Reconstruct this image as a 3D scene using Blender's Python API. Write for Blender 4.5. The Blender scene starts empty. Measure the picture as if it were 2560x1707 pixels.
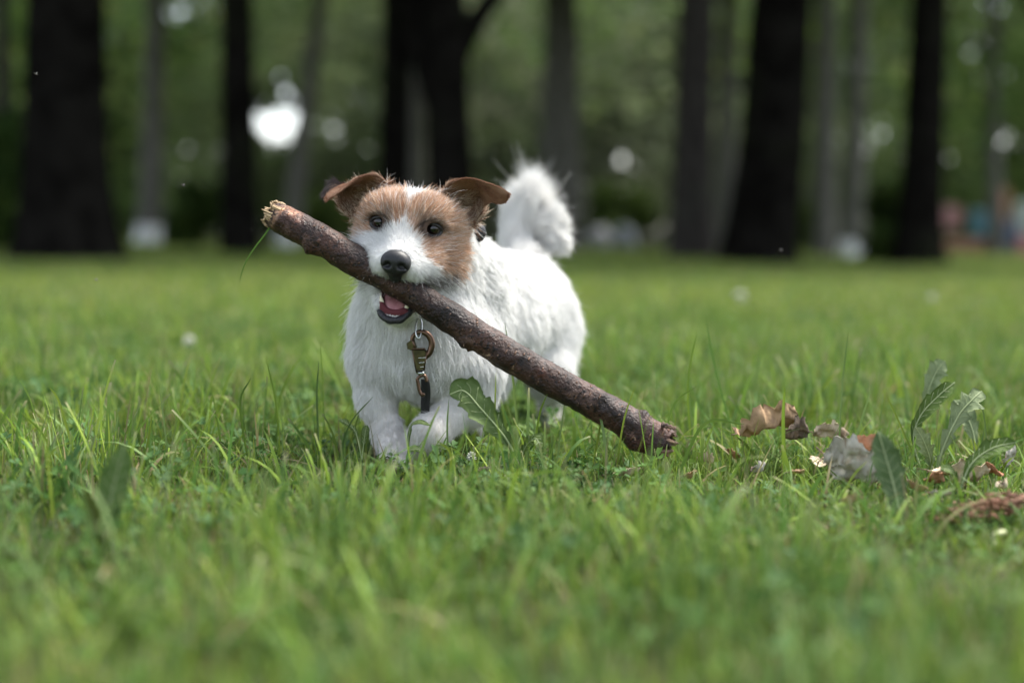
import bpy, math
import numpy as np
from mathutils import Vector, Matrix, kdtree

RNG = np.random.default_rng(7)
SC = bpy.context.scene
COL = SC.collection

# ------------------------------------------------------------------ camera, sky, sun, exposure
CAM = np.array([0.0, 0.0, 0.28])
PITCH, ROLL, FPX = math.radians(4.24), math.radians(0.9), 50.0 / 36.0 * 2560
_F = np.array([0, math.cos(PITCH), -math.sin(PITCH)])
_U0 = np.array([0, math.sin(PITCH), math.cos(PITCH)])
_X = np.array([1.0, 0, 0])
CU = math.cos(ROLL) * _U0 - math.sin(ROLL) * _X
CR = math.cos(ROLL) * _X + math.sin(ROLL) * _U0
cd = bpy.data.cameras.new("camera")
cam = bpy.data.objects.new("camera", cd)
COL.objects.link(cam)
cam.matrix_world = Matrix(((CR[0], CU[0], -_F[0], CAM[0]), (CR[1], CU[1], -_F[1], CAM[1]),
                           (CR[2], CU[2], -_F[2], CAM[2]), (0, 0, 0, 1)))
cd.lens, cd.sensor_width = 50, 36
cd.clip_start, cd.clip_end = 0.02, 2000
cd.dof.use_dof = True
cd.dof.focus_distance = 1.605
cd.dof.aperture_fstop = 1.8
SC.camera = cam

SUN_EL, SUN_AZ = math.radians(60), math.radians(55)     # azimuth from +Y towards +X
wd = bpy.data.worlds.new("World")
SC.world = wd
wd.use_nodes = True
wn = wd.node_tree.nodes
sky = wn.new("ShaderNodeTexSky")
sky.sky_type = 'NISHITA'
sky.sun_disc = False
sky.sun_elevation = SUN_EL
sky.sun_rotation = SUN_AZ
sky.air_density, sky.dust_density, sky.ozone_density = 1.0, 2.0, 1.0
bg = wn["Background"]
bg.inputs[1].default_value = 0.15
hs = wn.new("ShaderNodeHueSaturation")          # thin overcast: the blue is washed out
hs.inputs["Saturation"].default_value = 0.48
wd.node_tree.links.new(sky.outputs[0], hs.inputs["Color"])
wd.node_tree.links.new(hs.outputs[0], bg.inputs[0])
sl = bpy.data.lights.new("sun", 'SUN')
sl.energy, sl.angle, sl.color = 2.6, math.radians(14), (1.0, 0.96, 0.88)
sun = bpy.data.objects.new("sun", sl)
COL.objects.link(sun)
_sd = Vector((math.sin(SUN_AZ) * math.cos(SUN_EL), math.cos(SUN_AZ) * math.cos(SUN_EL), math.sin(SUN_EL)))
sun.rotation_euler = _sd.to_track_quat('Z', 'Y').to_euler()
sun.location = (0, 0, 12)
SC.view_settings.view_transform = 'Standard'
SC.view_settings.look = 'None'
SC.view_settings.exposure = 1.62
SC.view_settings.gamma = 1
SC.render.engine = 'CYCLES'
SC.cycles.use_denoising = True
SC.cycles.max_bounces = 8
SC.cycles.transparent_max_bounces = 8
SC.cycles.diffuse_bounces = 4
SC.cycles.caustics_reflective = False
SC.cycles.caustics_refractive = False

# ------------------------------------------------------------------ helpers
def W(px, py, Y):
    """world point seen at photograph pixel (px, py), at world depth Y"""
    d = _F + (px - 1280) / FPX * CR + (853.5 - py) / FPX * CU
    return CAM + d * (Y / d[1])

def GX(px, Y, z=0.0):
    """world x of pixel column px at depth Y and height z"""
    u = (px - 1280) / FPX
    qz = z - CAM[2]
    return (u * (Y * _F[1] + qz * _F[2]) - Y * CR[1] - qz * CR[2]) / CR[0]

def hash3(i, j, k, s):
    n = (i.astype(np.int64) * 73856093) ^ (j.astype(np.int64) * 19349663) ^ (k.astype(np.int64) * 83492791) ^ (s * 2654435761)
    n = (n ^ (n >> 13)) * 1274126177 & 0x7fffffff
    n = (n ^ (n >> 16)) & 0xffff
    return n / 65535.0

def vnoise(P, scale, seed=0):
    """smooth value noise in 0..1"""
    Q = np.asarray(P, float) * scale
    I = np.floor(Q).astype(np.int64)
    f = Q - I
    f = f * f * (3 - 2 * f)
    out = 0
    for a in (0, 1):
        for b in (0, 1):
            for c in (0, 1):
                w = (f[..., 0] if a else 1 - f[..., 0]) * (f[..., 1] if b else 1 - f[..., 1]) * (f[..., 2] if c else 1 - f[..., 2])
                out = out + w * hash3(I[..., 0] + a, I[..., 1] + b, I[..., 2] + c, seed)
    return out

def fbm(P, scale, seed=0, o=3):
    s, a, t = 0, 1.0, 0
    for k in range(o):
        s = s + a * vnoise(P, scale * 2 ** k, seed + k * 17)
        t += a
        a *= .5
    return s / t

def unit(v):
    return v / np.maximum(np.linalg.norm(v, axis=-1, keepdims=True), 1e-9)

def srgb(r, g, b):
    f = lambda c: ((c / 255 + .055) / 1.055) ** 2.4 if c > 10 else c / 255 / 12.92
    return (f(r), f(g), f(b))

def sstep(a, b, x):
    t = np.clip((x - a) / (b - a), 0, 1)
    return t * t * (3 - 2 * t)

def smooth_path(pts, n, closed=False):
    """Catmull-Rom resample of control rows (any width)"""
    P = np.asarray(pts, float)
    m = len(P)
    if closed:
        Q = np.vstack([P[-1], P, P[0], P[1]])
        seg = m
    else:
        Q = np.vstack([2 * P[0] - P[1], P, 2 * P[-1] - P[-2]])
        seg = m - 1
    t = np.linspace(0, seg, n, endpoint=not closed)
    i = np.minimum(t.astype(int), seg - 1)
    f = (t - i)[:, None]
    a, b, c, d = Q[i], Q[i + 1], Q[i + 2], Q[i + 3]
    return .5 * (2 * b + (c - a) * f + (2 * a - 5 * b + 4 * c - d) * f ** 2 + (3 * b - a - 3 * c + d) * f ** 3)

def mesh_obj(name, V, F, mat, parent=None, col=None, smooth=True, mats=None, fmat=None):
    me = bpy.data.meshes.new(name)
    V = np.asarray(V, np.float32)
    if isinstance(F, np.ndarray):
        F = F.astype(np.int32)
        me.vertices.add(len(V))
        me.vertices.foreach_set("co", V.ravel())
        me.loops.add(F.size)
        me.loops.foreach_set("vertex_index", F.ravel())
        me.polygons.add(len(F))
        me.polygons.foreach_set("loop_start", np.arange(0, F.size, F.shape[1], dtype=np.int32))
        me.update(calc_edges=True)
    else:
        me.from_pydata(V.tolist(), [], [list(map(int, f)) for f in F])
        me.update()
    if smooth:
        me.polygons.foreach_set("use_smooth", np.ones(len(me.polygons), bool))
    if col is not None:
        c = np.ones((len(V), 4), np.float32)
        c[:, :3] = col
        me.attributes.new("Cd", 'FLOAT_COLOR', 'POINT').data.foreach_set("color", c.ravel())
    if mat is not None:
        me.materials.append(mat)
    for m in mats or []:
        me.materials.append(m)
    if fmat is not None:
        me.polygons.foreach_set("material_index", np.asarray(fmat, np.int32))
    o = bpy.data.objects.new(name, me)
    COL.objects.link(o)
    if parent is not None:
        o.parent = parent
        o.matrix_parent_inverse = parent.matrix_basis.inverted()
    return o

def empty(name, loc, label, cat, group=None):
    o = bpy.data.objects.new(name, None)
    o.empty_display_size = .05
    o.location = [float(x) for x in loc]
    COL.objects.link(o)
    return tag(o, label, cat, group)

def tag(o, label=None, cat=None, group=None, kind=None):
    if label: o["label"] = label
    if cat: o["category"] = cat
    if group: o["group"] = group
    if kind: o["kind"] = kind
    return o

def tube(path, rad, seg=12, cap=True, squash=None):
    """swept tube along path (n,3); rad scalar or (n,) ; returns V,F(list)"""
    P = np.asarray(path, float)
    n = len(P)
    r = np.broadcast_to(np.asarray(rad, float), (n,))
    T = unit(np.gradient(P, axis=0))
    ref = np.array([0, 0, 1.0]) if abs(T[0][2]) < .9 else np.array([0, 1.0, 0])
    N = np.zeros_like(P)
    N[0] = unit(np.cross(T[0], ref))
    for i in range(1, n):
        v = N[i - 1] - T[i] * np.dot(N[i - 1], T[i])
        N[i] = v / (np.linalg.norm(v) + 1e-9)
    B = np.cross(T, N)
    a = np.linspace(0, 2 * np.pi, seg, endpoint=False)
    V = P[:, None, :] + r[:, None, None] * (np.cos(a)[None, :, None] * N[:, None, :] + np.sin(a)[None, :, None] * B[:, None, :])
    V = V.reshape(-1, 3)
    F = []
    for i in range(n - 1):
        for j in range(seg):
            k = (j + 1) % seg
            F.append((i * seg + j, i * seg + k, (i + 1) * seg + k, (i + 1) * seg + j))
    if cap:
        F.append(tuple(range(seg))[::-1])
        F.append(tuple((n - 1) * seg + j for j in range(seg)))
    return V, F

def join(parts):
    Vs, Fs, o = [], [], 0
    for V, F in parts:
        Vs.append(np.asarray(V))
        Fs += [tuple(int(i) + o for i in f) for f in F]
        o += len(V)
    return np.vstack(Vs), Fs

def grid_faces(nu, nv):
    i, j = np.meshgrid(np.arange(nu - 1), np.arange(nv - 1), indexing='ij')
    a = (i * nv + j).ravel()
    return np.stack([a, a + 1, a + nv + 1, a + nv], 1)

# ------------------------------------------------------------------ materials
def mat(name, color=(.5, .5, .5), rough=.6, attr=None, noise=None, metal=0., spec=.5, trans=0., bump=None, sheen=0., coat=0.):
    """Principled surface. noise=(scale, colour2, detail, lo, hi) mixes a second colour; bump=(scale, strength, distance)"""
    m = bpy.data.materials.new(name)
    m.use_nodes = True
    nt = m.node_tree
    N, L = nt.nodes, nt.links
    b = N["Principled BSDF"]
    out = N["Material Output"]
    b.inputs["Roughness"].default_value = rough
    b.inputs["Metallic"].default_value = metal
    b.inputs["Specular IOR Level"].default_value = spec
    b.inputs["Coat Weight"].default_value = coat
    b.inputs["Sheen Weight"].default_value = sheen
    tc = N.new("ShaderNodeNewGeometry")
    src = None
    if attr:
        a = N.new("ShaderNodeAttribute")
        a.attribute_name = attr
        src = a.outputs["Color"]
    else:
        v = N.new("ShaderNodeRGB")
        v.outputs[0].default_value = (*color, 1)
        src = v.outputs[0]
    for nz in ([noise] if noise and not isinstance(noise, list) else (noise or [])):
        t = N.new("ShaderNodeTexNoise")
        t.inputs["Scale"].default_value = nz[0]
        t.inputs["Detail"].default_value = nz[2]
        L.new(tc.outputs["Position"], t.inputs["Vector"])
        r = N.new("ShaderNodeMapRange")
        r.inputs[1].default_value, r.inputs[2].default_value = nz[3], nz[4]
        L.new(t.outputs["Fac"], r.inputs[0])
        x = N.new("ShaderNodeMix")
        x.data_type = 'RGBA'
        L.new(r.outputs[0], x.inputs[0])
        L.new(src, x.inputs[6])
        x.inputs[7].default_value = (*nz[1], 1)
        if len(nz) > 5:
            x.blend_type = nz[5]
        src = x.outputs[2]
    L.new(src, b.inputs["Base Color"])
    if bump:
        t = N.new("ShaderNodeTexNoise")
        t.inputs["Scale"].default_value = bump[0]
        t.inputs["Detail"].default_value = 6
        L.new(tc.outputs["Position"], t.inputs["Vector"])
        bp = N.new("ShaderNodeBump")
        bp.inputs["Strength"].default_value = bump[1]
        bp.inputs["Distance"].default_value = bump[2]
        L.new(t.outputs["Fac"], bp.inputs["Height"])
        L.new(bp.outputs[0], b.inputs["Normal"])
    if trans:
        tr = N.new("ShaderNodeBsdfTranslucent")
        L.new(src, tr.inputs[0])
        ms = N.new("ShaderNodeMixShader")
        ms.inputs[0].default_value = trans
        L.new(b.outputs[0], ms.inputs[1])
        L.new(tr.outputs[0], ms.inputs[2])
        L.new(ms.outputs[0], out.inputs[0])
    return m

M_GRASS = mat("grass_blades", attr="Cd", rough=.6, spec=.14, trans=.30,
              noise=[(11, (.040, .095, .020), 2, .48, .78), (3.5, (.155, .215, .026), 2, .52, .88), (.7, (.08, .16, .028), 2, .5, .9)])
M_SOIL = mat("lawn_soil", (.026, .028, .011), .95, noise=[(9, (.05, .036, .02), 4, .5, .75), (.35, (.05, .08, .016), 3, .4, .65)], bump=(60, .6, .01))
M_FUR = mat("coat_hair", attr="Cd", rough=.55, spec=.2, trans=.32)
M_SKIN = mat("coat_skin", attr="Cd", rough=.8, spec=.2, bump=(900, .3, .001))
M_NOSE = mat("nose_leather", (.009, .009, .010), .46, spec=.4, noise=(700, (.02, .02, .022), 2, .4, .7), bump=(1500, .35, .0006))
M_EYE = mat("eye_wet", attr="Cd", rough=.03, spec=.5)
M_LID = mat("eyelid_skin", (.013, .011, .011), .4, bump=(1200, .3, .0005))
M_LIP = mat("lip_skin", (.012, .011, .013), .42, spec=.35, noise=(500, (.035, .032, .036), 2, .45, .7), bump=(900, .5, .0008))
M_TONGUE = mat("tongue_wet", (.40, .19, .195), .35, noise=(160, (.30, .12, .125), 3, .4, .7), bump=(900, .3, .0006))
M_GUM = mat("gum_wet", (.17, .035, .035), .35, noise=(200, (.08, .015, .02), 2, .4, .7))
M_TOOTH = mat("tooth_enamel", (.72, .66, .50), .3)
# ------------------------------------------------------------------ ground
gx = np.concatenate([np.linspace(-300, -12, 14), np.linspace(-11, 11, 90), np.linspace(12, 300, 14)])
gy = np.concatenate([np.linspace(-60, -3, 8), np.linspace(-2, 30, 150), np.linspace(32, 500, 20)])
def ground_z(x, y):
    P = np.stack([x, y, 0 * x], -1)
    d = np.sqrt(x * x + (y - 1.7) ** 2)
    return (fbm(P, .55, 3) - .5) * .10 * sstep(1.5, 9, d) + (fbm(P, 3.0, 8) - .5) * .010
GXX, GYY = np.meshgrid(gx, gy, indexing='ij')
GZZ = ground_z(GXX, GYY) - .006
ground = mesh_obj("ground", np.stack([GXX, GYY, GZZ], -1).reshape(-1, 3), grid_faces(len(gx), len(gy))[:, ::-1], M_SOIL)
tag(ground, "soil of the park lawn under the grass", "ground", kind="structure")

# ------------------------------------------------------------------ grass patches, instanced
GREENS = np.array([[.108, .182, .030], [.152, .228, .030], [.075, .148, .032], [.185, .248, .038], [.128, .190, .062]]) * 1.2
def blades(n, size, rg, hmin, hmax, wmin, wmax, bendmax, pal, lv=5, straw=.06):
    """ribbons; returns V,F,C"""
    root = np.c_[rg.uniform(-size / 2, size / 2, (n, 2)), np.full(n, -.004)]
    h = rg.uniform(0, 1, n) ** 1.6 * (hmax - hmin) + hmin
    w = rg.uniform(wmin, wmax, n) * (.7 + .5 * h / hmax)
    az = rg.uniform(0, 2 * np.pi, n)
    lean = rg.uniform(0, .75, n) ** 1.2
    bend = rg.uniform(0, bendmax, n) * rg.choice([.25, 1, 1], n)
    t = np.linspace(0, 1, lv)
    th = lean[:, None] + bend[:, None] * t[None, :] ** 1.3
    dt = 1 / (lv - 1)
    hor = np.concatenate([np.zeros((n, 1)), np.cumsum(np.sin(th[:, :-1]) * dt, 1)], 1) * h[:, None]
    ver = np.concatenate([np.zeros((n, 1)), np.cumsum(np.cos(th[:, :-1]) * dt, 1)], 1) * h[:, None]
    c = root[:, None, :] + np.stack([np.cos(az)[:, None] * hor, np.sin(az)[:, None] * hor, np.maximum(ver, 0)], -1)
    tw = az + np.pi / 2 + rg.normal(0, .7, n)
    sd = np.stack([np.cos(tw), np.sin(tw), rg.normal(0, .15, n)], -1)
    cut = rg.random(n) < .3                              # mown blunt tips
    prof = np.interp(t, [0, .3, .8, 1], [.65, 1, .62, .05])[None, :] * np.ones((n, 1))
    prof[cut] = np.interp(t, [0, .3, .9, 1], [.65, 1, .8, .6])
    off = sd[:, None, :] * (w[:, None] * prof * .5)[..., None]
    V = np.stack([c - off, c + off], 2).reshape(-1, 3)
    b = (np.arange(n) * lv * 2)[:, None] + (np.arange(lv - 1) * 2)[None, :]
    F = np.stack([b, b + 1, b + 3, b + 2], -1).reshape(-1, 4)
    col = pal[rg.integers(0, len(pal), n)] * rg.uniform(.75, 1.3, (n, 1))
    m = rg.random(n) < straw
    col[m] = np.array([.27, .21, .11]) * rg.uniform(.7, 1.2, (m.sum(), 1))
    C = np.repeat(col, lv * 2, 0).reshape(n, lv, 2, 3)
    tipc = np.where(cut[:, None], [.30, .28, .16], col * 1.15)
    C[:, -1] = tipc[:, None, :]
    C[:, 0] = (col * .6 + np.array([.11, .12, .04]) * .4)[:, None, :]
    return V, F, C.reshape(-1, 3)

def clovers(n, size, rg, hmin, hmax, r0, r1):
    """three-leaflet weeds on thin stems"""
    Vs, Fs, Cs, o = [], [], [], 0
    for k in range(n):
        p = np.array([*rg.uniform(-size / 2, size / 2, 2), 0]); h = rg.uniform(hmin, hmax); r = rg.uniform(r0, r1)
        top = p + [rg.normal(0, .006), rg.normal(0, .006), h]
        col = np.array([.060, .125, .028]) * rg.uniform(.7, 1.35) * np.array([1, 1, rg.uniform(.8, 1.6)])
        sdv = np.array([.0006, 0, 0])
        Vs.append(np.array([p - sdv, p + sdv, top + sdv, top - sdv])); Fs.append(np.array([[0, 1, 2, 3]]) + o); Cs.append(np.tile(col * 1.2, (4, 1))); o += 4
        a0 = rg.uniform(0, 6.28); tl = rg.normal(0, .35, 2)
        nl = 3
        for j in range(nl):
            a = a0 + j * 2.094
            d = np.array([math.cos(a), math.sin(a), rg.uniform(-.1, .35)]); s = np.array([-math.sin(a), math.cos(a), 0])
            d[2] += tl @ d[:2]; s[2] += tl @ s[:2]
            f = np.array([0, 0, .18 * r])
            L = np.array([top, top + d * r * .45 - s * r * .42 + f, top + d * r * .9 - s * r * .38 + f, top + d * r * 1.0, top + d * r * .9 + s * r * .38 + f, top + d * r * .45 + s * r * .42 + f, top + d * r * .5])
            Vs.append(L); Fs.append(np.array([[0, 1, 2, 6], [6, 2, 3, 3], [6, 3, 4, 4], [0, 6, 4, 5]]) + o)
            Cs.append(np.tile(col, (7, 1))); o += 7
    F = np.vstack(Fs)
    tri = F[:, 2] == F[:, 3]
    F4 = F.copy()
    # turn degenerate quads into tiny valid quads by reusing the leaf midpoint edge
    return np.vstack(Vs), F4, np.vstack(Cs), tri

PATCH = bpy.data.collections.new("grass_patches")
def patch(name, seed, size, groups, clov):
    rg = np.random.default_rng(seed)
    Vs, Fl, Cs, o = [], [], [], 0
    for g in groups:
        V, F, C = blades(*g[:1], size, rg, *g[1:])
        Vs.append(V); Fl += (F + o).tolist(); Cs.append(C); o += len(V)
    if clov:
        V, F, C, tri = clovers(clov[0], size, rg, *clov[1:])
        Vs.append(V); Cs.append(C)
        for f, t in zip((F + o).tolist(), tri):
            Fl.append(f[:3] if t else f)
    ob = mesh_obj(name, np.vstack(Vs), Fl, M_GRASS, None, col=np.vstack(Cs))
    COL.objects.unlink(ob)
    return ob
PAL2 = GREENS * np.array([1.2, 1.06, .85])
near, far = [], []
for k in range(12):
    tall = [.10, .075, .12, .085, .11, .08, .095, .13, .06, .09, .10, .07][k]
    fine = [430, 430, 300, 430, 420, 380, 430, 260, 260, 300, 430, 300][k]
    wide = [8, 8, 60, 8, 14, 10, 8, 70, 6, 40, 8, 8][k]            # some patches are coarse tufts
    clo = [14, 34, 8, 10, 60, 12, 18, 6, 90, 20, 12, 40][k]
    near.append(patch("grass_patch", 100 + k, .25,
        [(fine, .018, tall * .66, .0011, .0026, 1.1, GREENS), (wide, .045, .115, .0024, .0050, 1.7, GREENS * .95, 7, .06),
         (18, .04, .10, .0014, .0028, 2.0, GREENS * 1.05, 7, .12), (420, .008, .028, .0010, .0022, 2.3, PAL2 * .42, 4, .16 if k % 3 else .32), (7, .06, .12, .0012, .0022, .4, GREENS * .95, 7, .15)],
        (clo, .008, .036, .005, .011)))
for k in range(4):
    far.append(patch("grass_patch_wide", 200 + k, 1.3, [(1900, .020, .075, .0040, .0085, 1.4, PAL2 * 1.05, 4, .05)], (25, .02, .05, .012, .02)))

def instancer(name, pts, rot, scl, idx, variants, label):
    colx = bpy.data.collections.new(name + "_variants")
    for i, v in enumerate(variants):
        v.name = "%s_%02d" % (name, i)
        colx.objects.link(v)
    me = bpy.data.meshes.new(name)
    me.from_pydata([tuple(map(float, p)) for p in pts], [], [])
    for nm, tp, arr, key in (("rot", 'FLOAT_VECTOR', rot, "vector"), ("scl", 'FLOAT_VECTOR', scl, "vector"), ("idx", 'INT', idx, "value")):
        me.attributes.new(nm, tp, 'POINT').data.foreach_set(key, np.asarray(arr, np.int32 if tp == 'INT' else np.float32).ravel())
    o = bpy.data.objects.new(name, me)
    COL.objects.link(o)
    ng = bpy.data.node_groups.new(name + "_nodes", 'GeometryNodeTree')
    ng.interface.new_socket("Geometry", in_out='INPUT', socket_type='NodeSocketGeometry')
    ng.interface.new_socket("Geometry", in_out='OUTPUT', socket_type='NodeSocketGeometry')
    N, L = ng.nodes, ng.links
    gi, go = N.new("NodeGroupInput"), N.new("NodeGroupOutput")
    ci = N.new("GeometryNodeCollectionInfo")
    ci.inputs[0].default_value = colx
    ci.inputs["Separate Children"].default_value = True
    ci.inputs["Reset Children"].default_value = True
    ip = N.new("GeometryNodeInstanceOnPoints")
    ip.inputs["Pick Instance"].default_value = True
    def at(nm, tp):
        a = N.new("GeometryNodeInputNamedAttribute"); a.data_type = tp; a.inputs["Name"].default_value = nm
        return a.outputs["Attribute"]
    L.new(gi.outputs[0], ip.inputs["Points"])
    L.new(ci.outputs[0], ip.inputs["Instance"])
    L.new(at("idx", 'INT'), ip.inputs["Instance Index"])
    L.new(at("rot", 'FLOAT_VECTOR'), ip.inputs["Rotation"])
    L.new(at("scl", 'FLOAT_VECTOR'), ip.inputs["Scale"])
    L.new(ip.outputs[0], go.inputs[0])
    md = o.modifiers.new("scatter", 'NODES')
    md.node_group = ng
    return tag(o, label, "grass", kind="stuff")

rg = np.random.default_rng(3)
def jgrid(x0, x1, y0, y1, st, jit):
    X, Y = np.meshgrid(np.arange(x0, x1, st), np.arange(y0, y1, st), indexing='ij')
    P = np.stack([X.ravel(), Y.ravel()], -1) + rg.uniform(-jit, jit, (X.size, 2))
    return np.c_[P, ground_z(P[:, 0], P[:, 1])]
P = jgrid(-2.6, 2.6, .12, 4.6, .150, .07)
P = P[np.abs(P[:, 0]) < .9 + .5 * P[:, 1]]
n = len(P)
sc = rg.uniform(.7, 1.25, n) * (.50 + 1.2 * fbm(P, 3.2, 77))
# the lawn is trodden a little shorter under the dog
under = np.exp(-(((P[:, 0] + .08) / .20) ** 4 + ((P[:, 1] - 1.78) / .30) ** 4))
sc *= 1 - .32 * under
litter = np.exp(-(((P[:, 0] - .42) / .20) ** 2 + ((P[:, 1] - 1.55) / .17) ** 2))
sc *= 1 - .55 * litter
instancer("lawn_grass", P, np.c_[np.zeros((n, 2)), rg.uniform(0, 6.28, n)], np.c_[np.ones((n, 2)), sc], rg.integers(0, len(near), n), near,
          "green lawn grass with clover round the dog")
P = jgrid(-16, 16, 4.4, 34, .62, .3)
P = P[np.abs(P[:, 0]) < 2.2 + .62 * P[:, 1]]
n = len(P)
instancer("distant_lawn_grass", P, np.c_[np.zeros((n, 2)), rg.uniform(0, 6.28, n)], np.c_[np.ones((n, 2)), rg.uniform(.7, 1.2, n)], rg.integers(0, len(far), n), far,
          "blurred lawn grass running back to the trees")

# ------------------------------------------------------------------ trees
M_TRUNK_D = mat("dark_bark", (.011, .010, .0085), .95, spec=.0, noise=[(5, (.0045, .004, .0035), 5, .4, .65), (1.2, (.012, .013, .008), 3, .55, .75)], bump=(9, .9, .04))
M_TRUNK_G = mat("grey_bark", (.040, .035, .030), .95, spec=.15, noise=[(6, (.026, .022, .020), 5, .4, .65), (1.4, (.04, .042, .03), 3, .5, .7)], bump=(10, .8, .03))
M_TRUNK_P = mat("pale_bark", (.105, .10, .085), .9, spec=.2, noise=[(5, (.06, .06, .045), 5, .5, .68), (16, (.06, .055, .05), 3, .62, .72)], bump=(12, .6, .02))
M_WASH = mat("lime_wash", (.72, .72, .70), .9, noise=[(9, (.5, .5, .47), 4, .5, .75)])
M_LEAF = mat("tree_leaves", attr="Cd", rough=.7, spec=.12, trans=.5, noise=[(.35, (.040, .075, .018), 2, .45, .7)])

def leaf_cloud(n, rg, centers, rads, size, pal, flat=.5):
    """leaf-sized quads spread through ellipsoid clumps"""
    k = rg.integers(0, len(centers), n)
    d = unit(rg.normal(0, 1, (n, 3))) * rg.random(n)[:, None] ** .45
    c = centers[k] + d * rads[k]
    a = unit(rg.normal(0, 1, (n, 3)) * [1, 1, flat]); b = unit(np.cross(a, rg.normal(0, 1, (n, 3))))
    s = size * rg.uniform(.6, 1.3, n)[:, None]
    V = np.stack([c - a * s * .6, c - b * s * .33, c + a * s * .6, c + b * s * .33], 1).reshape(-1, 3)
    F = np.arange(4 * n).reshape(n, 4)
    col = pal[rg.integers(0, len(pal), n)] * rg.uniform(.7, 1.3, (n, 1))
    return V, F, np.repeat(col, 4, 0)
LEAFPAL = np.array([[.045, .085, .018], [.06, .10, .02], [.035, .07, .02], [.075, .115, .022]])

CROWNS = []
for k in range(3):
    rg = np.random.default_rng(400 + k)
    cs = unit(rg.normal(0, 1, (40, 3))) * rg.uniform(.35, 1, (40, 1)) * [4.3, 4.3, 1.5]
    V, F, C = leaf_cloud(11000, rg, cs, np.tile([1.4, 1.4, .8], (40, 1)), .20, LEAFPAL)
    me = mesh_obj("crown", V, F, M_LEAF, None, col=C, smooth=False)
    CROWNS.append(me.data)
    bpy.data.objects.remove(me)

def trunk_geo(base, top, r0, r1, flare, seed, n=26, seg=18):
    rg = np.random.default_rng(seed)
    t = np.linspace(0, 1, n) ** 1.5
    P = base + (top - base) * t[:, None]
    P[:, :2] += ((np.stack([fbm(np.c_[t * 3, t * 0 + seed, t * 0], 1, seed), fbm(np.c_[t * 3, t * 0 + seed + 9.5, t * 0], 1, seed)], -1) - .5) * .25 * r0 * 4) * t[:, None]
    zz = P[:, 2] - base[2]
    r = r0 + (r1 - r0) * t + flare * np.exp(-zz / .28)
    a = np.linspace(0, 2 * np.pi, seg, endpoint=False)
    lob = 1 + (.10 * np.sin(a * 3 + seed) + .08 * np.sin(a * 5 + 2 * seed))[None, :] * (.35 + .65 * np.exp(-zz / .5))[:, None]
    V = P[:, None, :] + (r[:, None] * lob)[..., None] * np.stack([np.cos(a), np.sin(a), 0 * a], -1)[None]
    V[0, :, 2] -= .15
    V = V.reshape(-1, 3)
    V = V + (fbm(V, 2.5, seed) - .5)[:, None] * .10 * r0
    F = [(i * seg + j, i * seg + (j + 1) % seg, (i + 1) * seg + (j + 1) % seg, (i + 1) * seg + j) for i in range(n - 1) for j in range(seg)]
    F.append(tuple((n - 1) * seg + j for j in range(seg)))
    return V, F, P, r

def tree(name, label, Y, pb, wpx, ptop, m, seed, height=7.5, flare=.35, wash=0., crown=True, limbs=(), cz=None, group=None):
    """pb: pixel column of the base; ptop: pixel column where the trunk leaves the picture's upper edge"""
    x0 = GX(pb, Y, 0.0)
    g0 = float(ground_z(np.array([x0]), np.array([Y]))[0])
    ztop = CAM[2] + Y * .166
    x1 = GX(ptop, Y, ztop)
    base = np.array([x0, Y, g0 - .02])
    top = base + (np.array([x1, Y, ztop]) - base) * (height / ztop)
    r0 = wpx / FPX * Y / 2
    root = empty(name, base, label, "tree", group)
    V, F, P, r = trunk_geo(base, top, r0, r0 * .55, r0 * flare, seed)
    tr = mesh_obj("trunk", V, F, m, root)
    if wash:
        zz = np.linspace(-.05, wash, 8)
        Pw = np.array([base + (top - base) * max(z, 0) / height for z in zz])
        Vw, Fw = tube(np.vstack([Pw[0] - [0, 0, .1], Pw]), np.concatenate([[r0 * (1.1 + flare)], (r0 * 1.06 + r0 * flare * np.exp(-np.maximum(zz, 0) / .28))]), 18, cap=False)
        Vw = Vw + (fbm(Vw, 6, seed) - .5)[:, None] * .04 * r0
        w = mesh_obj("lime_wash", Vw, Fw, M_WASH, tr)
        w["label"] = "white painted base of the trunk"
    rgl = np.random.default_rng(seed + 50)
    for lb in limbs:
        V, F = tube(smooth_path(np.array(lb[0]), 16), np.linspace(lb[1], lb[1] * .5, 16), 12)
        mesh_obj("limb", V, F, m, root)
    for k in range(4):
        a = rgl.uniform(0, 6.28); t = rgl.uniform(.55, .9)
        p0 = base + (top - base) * t
        p1 = p0 + np.array([math.cos(a) * 1.6, math.sin(a) * 1.6, rgl.uniform(.8, 1.8)])
        V, F = tube(smooth_path(np.array([p0, (p0 + p1) / 2 + [0, 0, .25], p1]), 8), np.linspace(r0 * .35, r0 * .12, 8), 8)
        mesh_obj("limb", V, F, m, root)
    if crown:
        c = bpy.data.objects.new("crown", CROWNS[seed % 3])
        COL.objects.link(c)
        c.parent = root
        c.matrix_parent_inverse = root.matrix_basis.inverted()
        c.location = (float(top[0]), float(top[1]), float(cz or 5.6 + .05 * Y))
        c.rotation_euler = (0, 0, seed * 1.3)
    return root

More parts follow.
